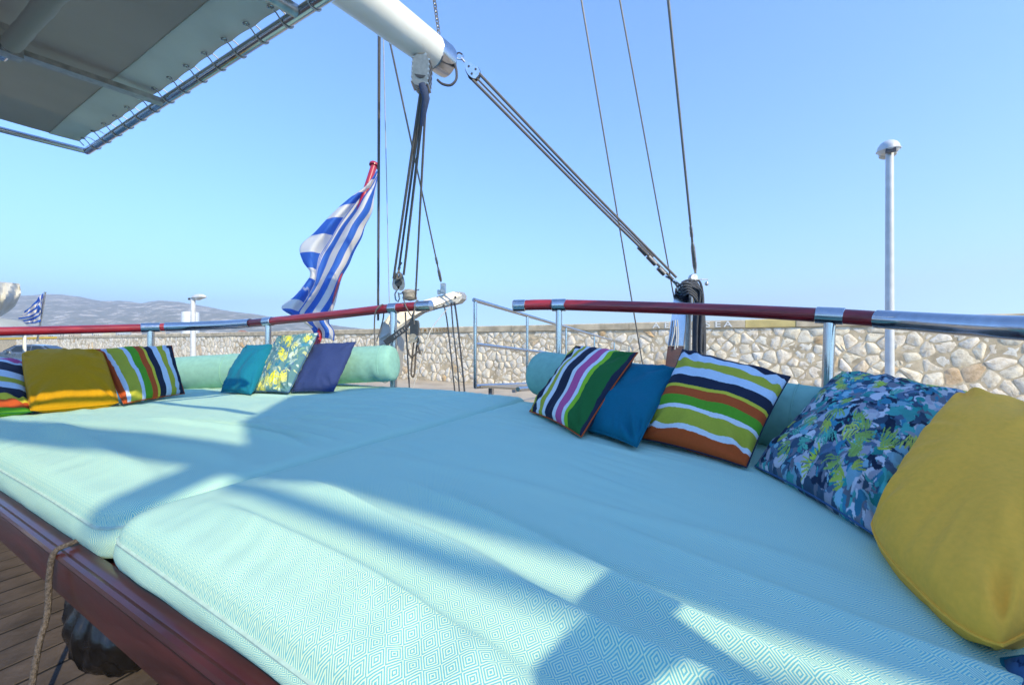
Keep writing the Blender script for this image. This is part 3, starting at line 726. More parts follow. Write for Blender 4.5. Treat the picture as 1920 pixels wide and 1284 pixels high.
pillow('striped_pillow', 'striped pillow cut by the frame edge beside the mustard pillow', [P(-150, 672, 2.95), P(52, 676, 2.74), op(60, 772, .01), op(-150, 790, .01)], M['str_left'], .08, 30, .03, 7)
pillow('velvet_pillow', 'wide mustard velvet pillow between two striped pillows', [P(38, 661, 2.72), P(194, 659, 2.80), op(226, 757, .012), op(54, 773, .012)], M['mustard'], .10, 40, .02, 8, rnd=.05)
pillow('striped_pillow', 'vertically striped lime, orange and navy pillow beside the mustard pillow', [P(177, 655, 2.86), P(322, 648, 3.05), op(346, 738, .012), op(232, 757, .012)], M['str_or2'], .075, 34, .03, 9)
pillow('velvet_pillow', 'small teal velvet pillow leaning on the bolster beside the yellow leaf-print pillow', [P(462, 647, 3.5), P(520, 647, 3.42), op(470, 739, .012), op(414, 735, .012)], M['teal'], .07, 26, .04, 10)
pillow('floral_pillow', 'yellow and green leaf-print pillow between the teal and indigo pillows', [P(522, 630, 3.46), P(597, 624, 3.34), op(541, 736, .012), op(474, 735, .012)], M['floral2'], .065, 110, .04, 11, img_y)
pillow('velvet_pillow', 'indigo blue pillow beside the yellow leaf-print pillow', [P(584, 646, 3.42), P(667, 641, 3.32), op(625, 734, .012), op(547, 734, .012)], M['navy'], .065, 26, .04, 12)

# ------------------------------------------------------------------ stern rails
def rail(label, loc, segs, posts, clamps):
    t = thing('stern_rail', loc, label, 'handrail', 'varnished stern handrails')
    for mt, r, pts, nm in segs:
        mb = MB(); mb.tube(smooth_path(pts, 8), r, 22); mb.build(nm, M[mt], t)
    for (top, bot, r) in posts:
        mb = MB(); mb.tube([bot, lerp(bot, top, .5), top], r, 16); po = mb.build('post', M['steel'], t)
    for (c, d, r, l) in clamps:
        d = d.normalized(); mb = MB(); mb.lathe(c - d * l / 2, d, [(r * .9, 0), (r, .004), (r, l - .004), (r * .9, l)], 24); co = mb.build('collar', M['steel'], t)
    return t
R = .0435
rr = [P(962, 573.5, 3.30), P(1048, 571.5, 3.22), P(1330, 580.5, 2.80), P(1556, 592.0, 2.32), P(1648, 598.5, 2.14)]
rsm = smooth_path(rr, 10)
rc = [P(1644, 598.2, 2.15), P(1700, 602.0, 2.03), P(1800, 609.0, 1.80), P(1920, 615.5, 1.56), P(2150, 622, 1.28), P(2700, 632, .95)]
def drop(px, py, y, z): p = P(px, py, y); return p, V((p.x, p.y, z))
p1, b1 = drop(1048, 572, 3.22, -.72); p2, b2 = drop(1556, 592, 2.32, -.72)
rail('red varnished handrail with steel posts behind the shaded bolster', b1, [('redwood', R, rr, 'wooden_rail'), ('steel', R * 1.13, rc, 'steel_bend')],
     [(p1, b1, .026), (p2, b2 + V((-.03, 0, 0)), .029)],
     [(P(974, 573, 3.285), rr[1] - rr[0], R * 1.12, .10), (p1, rr[1] - rr[0], R * 1.14, .115), (p2, rr[3] - rr[2], R * 1.14, .135)])
lr1 = [P(808, 573, 3.72), P(738, 577.5, 3.85), P(620, 591, 4.10), P(500, 603, 4.36), P(462, 606.5, 4.42)]
lr2 = [P(470, 605.8, 4.40), P(420, 609, 4.50), P(360, 611.5, 4.52), P(311, 613, 4.45)]
lr3 = [P(315, 612.9, 4.46), P(282, 614.2, 4.38), P(140, 618, 4.06), P(0, 621.5, 3.78), P(-260, 628, 3.3)]
q1, c1 = drop(738, 578, 3.85, -.72); q2, c2 = drop(503, 603, 4.35, -.72); q3, c3 = drop(283, 614, 4.38, -.72)
rail('red varnished handrail with a chrome bend behind the mustard and indigo pillows', c2, [('redwood', R, lr1, 'wooden_rail'), ('steel', R * 1.14, lr2, 'steel_bend'), ('redwood', R, lr3, 'wooden_rail')],
     [(q1, c1, .034), (q2, c2, .031), (q3, c3, .032)],
     [(P(795, 573.8, 3.745), lr1[0] - lr1[1], R * 1.16, .16), (q1, lr1[0] - lr1[1], R * 1.16, .095), (q2, lr1[3] - lr1[2], R * 1.14, .11), (q3, lr3[1] - lr3[2], R * 1.16, .16)])

# ------------------------------------------------------------------ gangway
gd = (AV + V((0, 0, -.072)))
g0 = P(891, 563, 4.55); g0b = g0 + V((0, 0, -.985))
gw = thing('gangway', g0b, 'stainless steel gangway with one railing sloping from the stern down to the quay', 'gangway')
ts = [0, 1.34, 2.9, 4.6, 6.3, 8.0]
for i, t_ in enumerate(ts):
    mb = MB(); mb.tube([g0 + gd * t_ + V((0, 0, -1.0)), g0 + gd * t_], .021, 12); mb.build('post', M['steel'], gw)
mb = MB(); mb.tube([g0 + gd * -.03, g0 + gd * 8.1], .024, 12); mb.build('top_rail', M['steel'], gw)
mb = MB(); mb.tube([g0 + gd * 0 + V((0, 0, -.5)), g0 + gd * 8.0 + V((0, 0, -.5))], .02, 12); mb.build('middle_rail', M['steel'], gw)
mb = MB(); mb.tube([g0b, g0b + gd * 8.3], .026, 12); mb.build('side_tube', M['steel'], gw)
mb = MB(); mb.tube([g0b + BV * .55, g0b + gd * 8.3 + BV * .55], .026, 12); mb.build('side_tube', M['steel'], gw)
for i in range(26):
    mb = MB(); mb.box(g0b + gd * (.2 + .31 * i) + BV * .275 + V((0, 0, .0)), gd.normalized() * .26, BV * .49, V((0, 0, .025))); mb.build('tread_board', M['stonepave'], gw, False)
for i in range(5):
    mb = MB(); mb.box(g0b + gd * (.35 + .6 * i) + V((0, 0, -.06)), gd.normalized() * .05, BV * .05, V((0, 0, .09))); mb.build('bracket', M['steel'], gw, False)

# ------------------------------------------------------------------ awning over the foredeck side
AZ = 1.15
def AWp(px, py): return P(px, py, AZ * F / (642 - py))
ca = AWp(163, 284); cb = AWp(600, 1)
ed = (cb - ca).normalized(); sd_ = (AWp(0, 243) - ca).normalized()
aw = thing('awning', ca + V((0, 0, 0)), 'grey canvas awning laced to a steel tube frame above the sun deck', 'awning')
elen = 2.36; slen = 3.2
def awp(e, s, dz=0): return ca + ed * e + sd_ * s + V((0, 0, dz))
mb = MB(); mb.tube([awp(0, 0), awp(elen, 0)], .019, 14); mb.build('frame_tube', M['steel'], aw)
mb = MB(); mb.tube([awp(0, 0), awp(0, slen)], .016, 12); mb.build('frame_tube', M['steel'], aw)
mb = MB(); mb.tube([awp(elen, 0), awp(elen, slen)], .019, 12); mb.build('frame_tube', M['steel'], aw)
def canvas(e0, e1, s0, s1, ne, ns, z0, mat, name, cut=0):
    v = []; f = []
    for j in range(ns + 1):
        for i in range(ne + 1):
            e = e0 + (e1 - e0) * i / ne; s = s0 + (s1 - s0) * j / ns
            if cut and j == 0: s += .004 * (abs(math.sin(math.pi * (e - .13) / .155))) + (.10 * math.exp(-((e - e0) / .16) ** 2))
            v.append(awp(e, s, z0 + .012 * noise.noise(V((e * 2.2, s * 2.2, 2))) + .02 * math.sin(min(1, s / 2) * math.pi)))
    for j in range(ns):
        for i in range(ne): a = j * (ne + 1) + i; f.append((a, a + 1, a + ne + 2, a + ne + 1))
    n = len(v); v2 = [p + V((0, 0, .006)) for p in v]
    f2 = f + [tuple(n + i for i in reversed(q)) for q in f]
    bd = [i for i in range(ne + 1)] + [j * (ne + 1) + ne for j in range(1, ns + 1)] + [ns * (ne + 1) + i for i in range(ne - 1, -1, -1)] + [j * (ne + 1) for j in range(ns - 1, 0, -1)]
    f2 += [(bd[i], bd[(i + 1) % len(bd)], n + bd[(i + 1) % len(bd)], n + bd[i]) for i in range(len(bd))]
    return mesh_obj(name, v + v2, f2, mat, aw, True, 60)
canvas(.05, elen - .04, .155, slen, 50, 40, .035, M['canvas'], 'canvas_panel')
canvas(.05, elen - .04, .022, .16, 120, 6, .031, M['hem'], 'canvas_hem', 1)
# the cross bars and the sleeved tube
s1 = AWp(305, 188); s2 = AWp(-60, 62)
mb = MB(); dd = (s2 - s1).normalized(); mb.box((s1 + s2) / 2 + V((0, 0, -.012)), s2 - s1, dd.cross(V((0, 0, 1))) * .045, V((0, 0, .022))); mb.build('cross_bar', M['steel_dull'], aw, False)
s1 = AWp(556, 22); s2 = s1 + sd_ * 2.2
mb = MB(); mb.tube([s1, s2], .022, 12); mb.build('cross_bar', M['steel_dull'], aw)
zt = AZ - .09
def AWz(px, py, z): return P(px, py, z * F / (642 - py))
t0_ = AWz(4, 104, zt); t1_ = AWz(93, 2, zt); td = (t1_ - t0_).normalized()
mb = MB(); mb.tube([t0_ - td * .01, t0_ + td * 2.2], .017, 14); mb.build('ridge_tube', M['steel'], aw)
mb = MB(); mb.tube([t0_ + td * (.11 + .03 * i) for i in range(70)], [.026 + .003 * noise.noise(V((i * .4, 0, 5))) for i in range(70)], 14); mb.build('tube_sleeve', M['canvas'], aw)
tm_ = t0_ + td * .06; mb = MB(); mb.box(tm_ + V((0, 0, .03)), td * .05, td.cross(V((0, 0, 1))) * .07, V((0, 0, .10))); mb.build('clamp', M['steel_dull'], aw, False)
# lacing: a cord loop at each eyelet
e = .13; k = 0
while e < elen - .1:
    c = awp(e, 0); oo = ed.cross(V((0, 0, 1))).normalized()
    lo = [awp(e, .046, .034), awp(e + .004, .026, .040), awp(e + .008, 0, .026), awp(e + .012, -.022, .008), awp(e + .015, -.016, -.015), awp(e + .016, .010, -.021), awp(e + .010, .032, .010), awp(e, .047, .030)]
    mb = MB(); mb.tube(smooth_path(lo, 3), .0026, 6); lc = mb.build('lacing_loop', M['cord'], aw)
    mb = MB(); mb.tube([awp(e + .010 * math.cos(a), .047 + .008 * math.sin(a), .028) for a in np.linspace(0, 2 * math.pi, 12, endpoint=False)], .0025, 6, closed=True); mb.build('eyelet', M['steel'], aw)
    e += .155; k += 1
mb = MB(); mb.tube([awp(.03, .02, .02), awp(.10, .07, .035), awp(.13, .085, .03)], .003, 6); mb.build('lacing_loop', M['cord'], aw)

# ------------------------------------------------------------------ boom with its tackle
bA = P(722, 30, 2.52); bB = P(812, 98, 2.85); bd = (bB - bA).normalized()
bm_ = thing('boom', bA - bd * 3, 'white painted boom with a polished steel end cap', 'boom')
mb = MB(); mb.tube([bA - bd * 6.5, bA - bd * 2, bA, bB + bd * .015], [.12, .12, .118, .112], 32); mb.build('spar', M['boom'], bm_)
ce = bB + bd * .01
mb = MB(); mb.lathe(ce, bd, [(.112, -.012), (.1145, -.008), (.1145, .0), (.114, .10), (.108, .125), (.098, .13)], 32); mb.build('end_cap', M['steel'], bm_)
ee = ce + bd * .13
mb = MB(); mb.tube([ee + V((.03, 0, .02)), ee + bd * .03 + V((.045, 0, .025)), ee + bd * .03 + V((.045, 0, -.025)), ee + V((.03, 0, -.03))], .008, 8); mb.build('eye', M['steel'], bm_)
# topping chain going up from the boom end
ch = thing('chain', P(822, 62, 2.85), 'short galvanised chain holding up the boom end', 'chain')
c0 = P(823, 64, 2.85); c1_ = P(806, -60, 2.55)
nl = 17
for i in range(nl):
    t_ = (i + .5) / nl; c = lerp(c0, c1_, t_); dch = (c1_ - c0).normalized(); L_ = (c1_ - c0).length / nl * .72
    u = dch.orthogonal().normalized(); w = dch.cross(u); s = u if i % 2 else w
    mb = MB(); mb.tube([c + dch * (L_ * math.cos(a)) + s * (.0125 * math.sin(a)) for a in np.linspace(0, 2 * math.pi, 14, endpoint=False)], .0034, 6, closed=True); mb.build('link', M['galv'], ch)
# big slotted block under the boom
def slotted_block(c, up, side, w, h, d, label, name='pulley_block'):
    fr = up.cross(side).normalized(); t = thing(name, c - up * h / 2, label, 'pulley block')
    for k in range(5):
        o_ = side * ((k / 4 - .5) * w)
        pts = []
        for a in np.linspace(0, 2 * math.pi, 22, endpoint=False):
            x = math.cos(a); z = math.sin(a); ex = abs(x) ** .6 * math.copysign(1, x); ez = abs(z) ** .6 * math.copysign(1, z)
            pts.append(c + o_ + fr * (ex * d * .5) + up * (ez * h * .5))
        mb = MB(); mb.prism(pts, side * .008); mb.build('cheek_plate', M['galv'], t, True, 50)
    for k in range(4):
        mb = MB(); mb.lathe(c + side * ((k / 4 - .5) * w + .008), side, [(d * .40, 0), (d * .33, w * .10), (d * .40, w * .20)], 18); mb.build('sheave', M['darkbox'], t)
    for z in np.linspace(-.38, .38, 6):
        mb = MB(); mb.box(c + up * (z * h) - fr * (d * .47), side * (w * 1.04), fr * .012, up * .009); mb.build('rib', M['steel_dull'], t, False)
        mb = MB(); mb.box(c + up * (z * h) + fr * (d * .47), side * (w * 1.04), fr * .012, up * .009); mb.build('rib', M['steel_dull'], t, False)
    mb = MB(); mb.box(c + up * (h * .55), side * (w * .5), fr * (d * .5), up * (h * .18)); mb.build('head_strap', M['steel_dull'], t, False)
    return t
bc = P(791, 141, 2.78); bdown = P(746, 530, 3.78)
slotted_block(bc, (bc - bdown).normalized() * .6 + V((.0, 0, .6)).normalized() * .6, bd.cross(V((0, 0, 1))).normalized() * -.6 + bd * .8, .105, .165, .12, 'heavy multi-sheave block hanging under the boom end')
# blue becket binding below it and the falls
def rope(name, label, pts, r, mat, k=8, grp=None, cat='rope', n=8):
    mb = MB(); mb.tube(smooth_path(pts, k) if len(pts) > 2 else pts, r, n); o = mb.build(name, M[mat]); tag(o, label, cat, grp); return o
fl = thing('sheet_tackle', bdown, 'falls of rope running from the boom block down to the lower block', 'tackle')
for (x0, y0, x1, y1, yy, r, mt) in ((789, 172, 738, 522, 3.77, .011, 'rope_grey'), (793, 174, 747, 512, 3.78, .010, 'rope_grey'), (797, 172, 757, 515, 3.79, .011, 'rope_grey'), (799, 176, 779, 560, 3.86, .009, 'rope_grey')):
    mb = MB(); a_ = P(x0, y0, 2.8); b_ = P(x1, y1, yy); mb.tube([a_, lerp(a_, b_, .5), b_], r, 8); mb.build('fall', M[mt], fl)
mb = MB(); mb.tube([P(792, 158, 2.77), P(799, 185, 2.79), P(794, 215, 2.84), P(791, 236, 2.88)], [.030, .026, .018, .012], 10); mb.build('binding', M['rope_blue'], fl)
# lower block of the tackle
lb = thing('pulley_block', P(743, 545, 3.79), 'narrow steel block where the boom tackle meets the rail', 'pulley block')
for o_ in (-.022, .022):
    c = P(747, 528, 3.78) + V((o_, 0, 0)); pts = []
    for a in np.linspace(0, 2 * math.pi, 20, endpoint=False): pts.append(c + V((math.cos(a) * .035 * (1 - .35 * math.sin(a)) , math.sin(a) * 0, math.sin(a) * .085)))
    mb = MB(); mb.prism(pts, V((0, .012, 0))); mb.build('cheek_plate', M['galv'], lb)
mb = MB(); mb.lathe(P(747, 530, 3.775), V((0, 1, 0)), [(.035, 0), (.028, .015), (.035, .03)], 16); mb.build('sheave', M['darkbox'], lb)
mb = MB(); mb.tube([P(744, 544, 3.78), P(740, 552, 3.78), P(742, 562, 3.79), P(746, 566, 3.8), P(749, 560, 3.79), P(747, 548, 3.78)], .008, 8); mb.build('shackle', M['steel'], lb)
mb = MB(); mb.tube(smooth_path([P(753, 492, 3.72), P(747, 505, 3.74), P(752, 518, 3.74), P(744, 522, 3.74), P(750, 500, 3.73)], 5), .009, 6); mb.build('knot', M['rope_grey'], lb)
# shackle and block on the sheet to the other side
sb = thing('pulley_block', P(884, 132, 2.95), 'bright oval single block shackled to the boom end', 'pulley block')
sc_ = P(885, 134, 2.97); sdir = (P(1265, 527, 3.5) - sc_).normalized(); sn = sdir.cross(V((0, 1, 0))).normalized()
for o_ in (-.020, .012):
    pts = []
    for a in np.linspace(0, 2 * math.pi, 24, endpoint=False):
        pts.append(sc_ + V((0, o_, 0)) + sdir * (math.cos(a) * .068) + sn * (math.sin(a) * .043 * (1 + .3 * math.cos(a))))
    mb = MB(); mb.prism(pts, V((0, .008, 0))); mb.build('cheek_plate', M['steel'], sb)
for (u_, w_) in ((.018, .022), (.018, -.022), (-.03, 0.0)):
    mb = MB(); mb.lathe(sc_ + sdir * u_ + sn * w_ + V((0, -.0215, 0)), V((0, 1, 0)), [(.009, 0), (.009, .003)], 12); mb.build('cut_out', M['darkbox'], sb)
mb = MB(); mb.lathe(sc_ + sdir * .02 + V((0, -.011, 0)), V((0, 1, 0)), [(.05, 0), (.038, .011), (.05, .022)], 20); mb.build('sheave', M['darkbox'], sb)
mb = MB(); mb.tube(smooth_path([ee + V((.04, 0, .0)), P(858, 100, 2.93), P(868, 104, 2.94), P(866, 112, 2.94), P(856, 110, 2.93), P(852, 104, 2.92)], 4), .006, 6); mb.build('shackle', M['steel'], sb)
mb = MB(); mb.tube([P(865, 109, 2.94), P(874, 120, 2.95)], .008, 6); mb.build('swivel', M['steel'], sb)
ms = thing('main_sheet', P(1265, 527, 3.5), 'long double rope running from the oval block down to the port stern post', 'rope')
for (x0, y0, x1, y1, r) in ((898, 138, 1268, 520, .0105), (886, 150, 1262, 524, .0105), (893, 146, 1225, 482, .007)):
    mb = MB(); a_ = P(x0, y0, 2.97); b_ = P(x1, y1, 3.48); md = lerp(a_, b_, .5) + V((0, 0, -.012)); mb.tube(smooth_path([a_, md, b_], 6), r, 8); mb.build('strand', M['rope_grey'], ms)
for (x, y, l) in ((1205, 470, .05), (1222, 488, .05), (1240, 508, .04)):
    mb = MB(); c = P(x, y, 3.42); mb.tube([c - sdir * l, c + sdir * l], .022, 10); mb.build('splice', M['galv'], ms)
mb = MB(); mb.tube(smooth_path([P(1248, 518, 3.47), P(1258, 524, 3.49), P(1268, 534, 3.5), P(1272, 545, 3.5), P(1278, 548, 3.5), P(1276, 536, 3.5), P(1264, 526, 3.49)], 4), .009, 7); mb.build('shackle', M['steel'], ms)
rope('cable_loop', 'short dark cable looping under the boom end cap', [P(820, 150, 2.86), P(830, 158, 2.86), P(845, 160, 2.86), P(855, 150, 2.86), P(856, 135, 2.88), P(853, 121, 2.9)], .009, 'rope_dark', cat='cable')

# stays and halyards (continue past the top of the picture towards the mast)
def stay(label, p0, p1, r, mat='wire', ext=5.0, fit=None):
    t = thing('stay_wire', p0, label, 'rigging wire', 'thin rigging lines')
    p2 = p0 + (p1 - p0) * ext; mb = MB(); mb.tube([p0, p1, p2], r, 7); mb.build('wire', M[mat], t)
    if fit:
        d = (p1 - p0).normalized()
        for (s0, s1, rr_) in fit:
            mb = MB(); mb.tube([p0 + d * s0, p0 + d * (s0 * .8 + s1 * .2), p0 + d * (s0 * .2 + s1 * .8), p0 + d * s1], [rr_ * .6, rr_, rr_, rr_ * .6], 10); mb.build('turnbuckle', M['steel_dull'], t)
    return t
stay('thick vertical rope line crossing beside the flag', P(709, 600, 4.15), P(711, 75, 2.95), .0115, 'rope_grey', 1.6)
stay('very thin pale line just right of the thick line beside the flag', P(730, 570, 4.2), P(719, 80, 3.1), .004, 'cord', 1.6)
stay('slanting wire stay ending at the steel davit beam', P(827, 528, 4.28), P(733, 88, 3.0), .008, 'wire', 1.8, [(.0, .16, .016), (.2, .30, .013)])
stay('leftmost thin stay in the open sky above the handrail', P(1206, 690, 4.6), P(1090, 0, 3.2), .0075, 'wire', 3)
stay('middle thin stay in the open sky above the handrail', P(1266, 570, 3.7), P(1162, 0, 2.7), .006, 'wire', 3)
stay('thickest stay with a turnbuckle above the port stern post', P(1304, 512, 3.62), P(1253, 0, 2.65), .010, 'wire', 3, [(.02, .30, .019), (.33, .46, .014)])

# ------------------------------------------------------------------ port stern post with coiled rope
sp = thing('stern_post', P(1275, 700, 3.55), 'flat polished steel post carrying coiled rope behind the handrail', 'post')
yy = 3.55
mb = MB(); mb.prism([P(1252, 648, yy), P(1281, 648, yy), P(1292, 540, yy + .02), P(1266, 540, yy + .02)], AV * .11); mb.build('plate', M['postplate'], sp, False)
mb = MB(); q_ = [P(1278, 720, yy), P(1290, 720, yy), P(1296, 545, yy + .03), P(1292, 540, yy + .02)]; mb.prism(q_, AV * .16); mb.build('side_plate', M['steel_dull'], sp, False)
mb = MB(); mb.prism([P(1238, 760, yy - .01), P(1274, 760, yy - .01), P(1281, 648.5, yy), P(1252, 648.5, yy)], AV * .1); mb.build('reflection_band', M['mahogany'], sp, False)  # dark reflection low on the steel plate, built as a mahogany-coloured piece
mb = MB(); mb.tube([P(1300, 760, yy + .1), P(1303, 525, yy + .1)], .018, 10); mb.build('rear_tube', M['steel'], sp)
mb = MB(); mb.lathe(P(1302, 520, yy + .02), V((0, 1, 0)), [(.03, 0), (.034, .01), (.034, .05), (.03, .06)], 18); mb.build('eye_block', M['steel_dull'], sp)
mb = MB(); mb.tube([P(1300, 524, yy + .04), P(1327, 524, yy + .04)], .005, 6); mb.build('pin', M['steel_dull'], sp)
mb = MB(); mb.lathe(P(1325, 532, yy + .04), V((0, 0, 1)), [(.004, -.018), (.014, -.012), (.018, 0), (.014, .012), (.004, .018)], 12); mb.build('pin_ball', M['steel_dull'], sp)
for (xa, ya, xb, yb) in ((1266, 600, 1258, 648), (1268, 612, 1265, 655), (1270, 600, 1270, 652)):
    mb = MB(); mb.tube([P(xa, ya, yy - .02), P((xa + xb) / 2 + 2, (ya + yb) / 2, yy - .025), P(xb, yb, yy - .02)], .006, 6); mb.build('hanging_cord', M['cord'], sp)
coil = thing('rope_coil', P(1308, 690, yy), 'dark rope coiled and hung on the polished stern post', 'rope')
for i in range(9):
    x = 1300 + i * 2.0; dy = random.uniform(-6, 6); d = yy - .06 - .012 * (i % 4)
    pts = [P(1278 + i * 1.5, 530 + (i % 3) * 5, d), P(1294 + i * 2, 526 + (i % 4) * 4, d - .03), P(1310 + i, 545 + i, d - .02), P(x + 2, 590, d), P(x, 640, d + .01), P(x + 1, 664 + dy, d + .01), P(x + 6, 660 + dy, d + .03), P(x + 5, 600, d + .05), P(1302 + i * 1.4, 545 + i, d + .06), P(1284 + i * 2, 534 + i, d + .05)]
    mb = MB(); mb.tube(smooth_path(pts, 5), .0095, 7); mb.build('turn', M['rope_dark'], coil)
for i in range(5):
    pts = [P(1270 + i * 3, 538 + i * 4, yy - .09), P(1284 + i * 2, 530 + i * 5, yy - .13), P(1300 + i, 536 + i * 6, yy - .11), P(1312, 552 + i * 6, yy - .06), P(1308, 560 + i * 6, yy + .05)]
    mb = MB(); mb.tube(smooth_path(pts, 5), .0105, 7); mb.build('wrap', M['rope_dark'], coil)

# ------------------------------------------------------------------ davit arm and gear at the other rail end
dv = thing('davit_arm', P(715, 690, 4.1), 'weathered steel davit beam curving out behind the handrail end', 'davit')
top = [P(706, 640, 4.02), P(716, 608, 4.05), P(732, 588, 4.1), P(752, 577, 4.16), P(775, 569, 4.2), P(808, 559, 4.28), P(850, 547, 4.36), P(862, 547, 4.38), P(866, 553, 4.39)]
bot = [P(866, 560, 4.39), P(858, 568, 4.38), P(812, 578, 4.28), P(786, 586, 4.2), P(764, 600, 4.15), P(748, 625, 4.12), P(742, 700, 4.08), P(710, 700, 4.02)]
mb = MB(); mb.prism(top + bot, AV * .09 + V((0, 0, .0))); mb.build('beam', M['davit'], dv, False)
mb = MB(); mb.lathe(P(854, 557, 4.36) + V((0, -.004, 0)), V((0, 1, 0)), [(.012, -.006), (.012, .01)], 14); mb.build('pin_hole', M['darkbox'], dv)
mb = MB(); mb.box(P(831, 541, 4.3), V((.05, 0, 0)), V((0, .06, 0)), V((0, 0, .11))); mb.build('clevis', M['steel_dull'], dv, False)
mb = MB(); mb.box(P(823, 548, 4.28), V((.028, 0, 0)), V((0, .04, 0)), V((0, 0, .05))); mb.build('lug', M['steel_dull'], dv, False)
wn_ = thing('hand_winch', P(768, 560, 4.12), 'small canvas-covered winch on the davit beam', 'winch')
mb = MB(); mb.lathe(P(768, 562, 4.14), V((0, 0, 1)), [(.06, 0), (.075, .02), (.07, .05), (.078, .075), (.05, .10), (.01, .105)], 16)
mb.v = [tuple(V(p) + V((noise.noise(V(p) * 20), noise.noise(V(p) * 23), noise.noise(V(p) * 27))) * .014) for p in mb.v]; mb.build('cover', M['clevis'], wn_)
mb = MB(); mb.tube([P(748, 551, 4.12), P(786, 543, 4.12)], .007, 8); mb.build('handle', M['steel_dull'], wn_)
for nm, lb_, pts, r, mt in (
    ('tackle_rope', 'dark rope falling from the davit end to the quay, nearest the gangway', [P(852, 566, 4.33), P(857, 600, 4.35), P(866, 680, 4.4), P(872, 745, 4.45)], .010, 'rope_dark'),
    ('tackle_rope', 'dark rope falling from the davit end, second from the gangway', [P(846, 568, 4.33), P(850, 620, 4.35), P(858, 690, 4.4), P(862, 745, 4.45)], .008, 'rope_dark'),
    ('tackle_rope', 'dark rope below the davit with a small spliced hook', [P(832, 570, 4.3), P(838, 600, 4.3), P(845, 660, 4.35), P(854, 745, 4.4)], .008, 'rope_dark'),
    ('thin_line', 'thin pale line slanting from the davit end down behind the bolster', [P(843, 574, 4.3), P(812, 612, 4.25), P(800, 640, 4.2), P(785, 690, 4.2), P(772, 735, 4.2)], .005, 'cord'),
    ('thin_line', 'dark thin line hanging straight from the handrail near its chrome end', [P(760, 585, 3.78), P(762, 630, 3.78), P(765, 680, 3.8), P(768, 735, 3.8)], .007, 'rope_dark'),
    ('rope_loop', 'long narrow loop of tan rope hanging under the handrail end', [P(776, 640, 3.72), P(773, 670, 3.72), P(771, 700, 3.72), P(774, 706, 3.72), P(777, 700, 3.72), P(780, 660, 3.73), P(783, 640, 3.73)], .008, 'rope_tan'),
    ('rope_loop', 'tan rope knot hanging beside the narrow loop', [P(786, 630, 3.7), P(784, 648, 3.7), P(788, 662, 3.7), P(783, 660, 3.7), P(774, 668, 3.7), P(768, 666, 3.7), P(765, 655, 3.72)], .008, 'rope_tan'),
    ('rope_loop', 'thin cord looped over the red handrail beside the flag line', [P(703, 655, 3.9), P(702, 610, 3.9), P(704, 585, 3.84), P(712, 574, 3.83), P(719, 573, 3.90), P(718, 600, 3.98), P(706, 640, 3.98)], .007, 'rope_grey'),
    ('rope_loop', 'grey cord wrapped round the red handrail near its chrome end', [P(757, 560, 3.86), P(760, 572, 3.745), P(767, 586, 3.74), P(772, 592, 3.80), P(776, 584, 3.86), P(784, 566, 3.84), P(780, 566, 3.74), P(776, 590, 3.7), P(777, 608, 3.7)], .006, 'rope_grey')):
    rope(nm, lb_, pts, r, mt, 6, 'ropes hanging around the stern davit')
hb = thing('pulley_block', P(778, 640, 3.7), 'dark cheeked double block hanging under the handrail end', 'pulley block')
for (x, y, w, h, dy_, mt) in ((776, 617, .075, .17, 0, 'darkbox'), (781, 615, .05, .15, .03, 'galv')):
    c = P(x, y, 3.7 + dy_); pts = [c + V((math.copysign(abs(math.cos(a)) ** .6, math.cos(a)) * w / 2, 0, math.copysign(abs(math.sin(a)) ** .6, math.sin(a)) * h / 2)) for a in np.linspace(0, 2 * math.pi, 20, endpoint=False)]
    mb = MB(); mb.prism(pts, V((0, .02, 0))); mb.build('cheek_plate', M[mt], hb, True, 40)
mb = MB(); mb.lathe(P(774, 634, 3.69), V((0, 1, 0)), [(.042, 0), (.032, .02), (.042, .04)], 16); mb.build('sheave', M['clevis'], hb)
mb = MB(); mb.tube(smooth_path([P(776, 640, 3.7), P(784, 630, 3.69), P(787, 640, 3.69), P(782, 646, 3.69)], 4), .009, 7); mb.build('hook', M['galv'], hb)
lv = thing('strap_buckle', P(735, 640, 3.72), 'toothed strap buckle slung from the handrail above the bolster end', 'buckle')
a_ = P(724, 642, 3.7); b_ = P(762, 614, 3.7); dl = (b_ - a_).normalized(); up_ = V((0, 1, 0)).cross(dl).normalized()
mb = MB(); mb.box(lerp(a_, b_, .17), dl * .10, V((0, .03, 0)), up_ * .055); mb.build('grip', M['darkbox'], lv, False)
for s_ in (-.02, .02):
    mb = MB(); mb.box(lerp(a_, b_, .68) + up_ * s_, dl * .15, V((0, .02, 0)), up_ * .012); mb.build('side_bar', M['darkbox'], lv, False)
for k in range(4):
    mb = MB(); mb.box(lerp(a_, b_, .45 + .14 * k), dl * .012, V((0, .018, 0)), up_ * .04); mb.build('tooth', M['darkbox'], lv, False)
mb = MB(); mb.tube([b_, P(770, 604, 3.72), P(776, 590, 3.72)], .012, 8); mb.build('strap', M['darkbox'], lv)

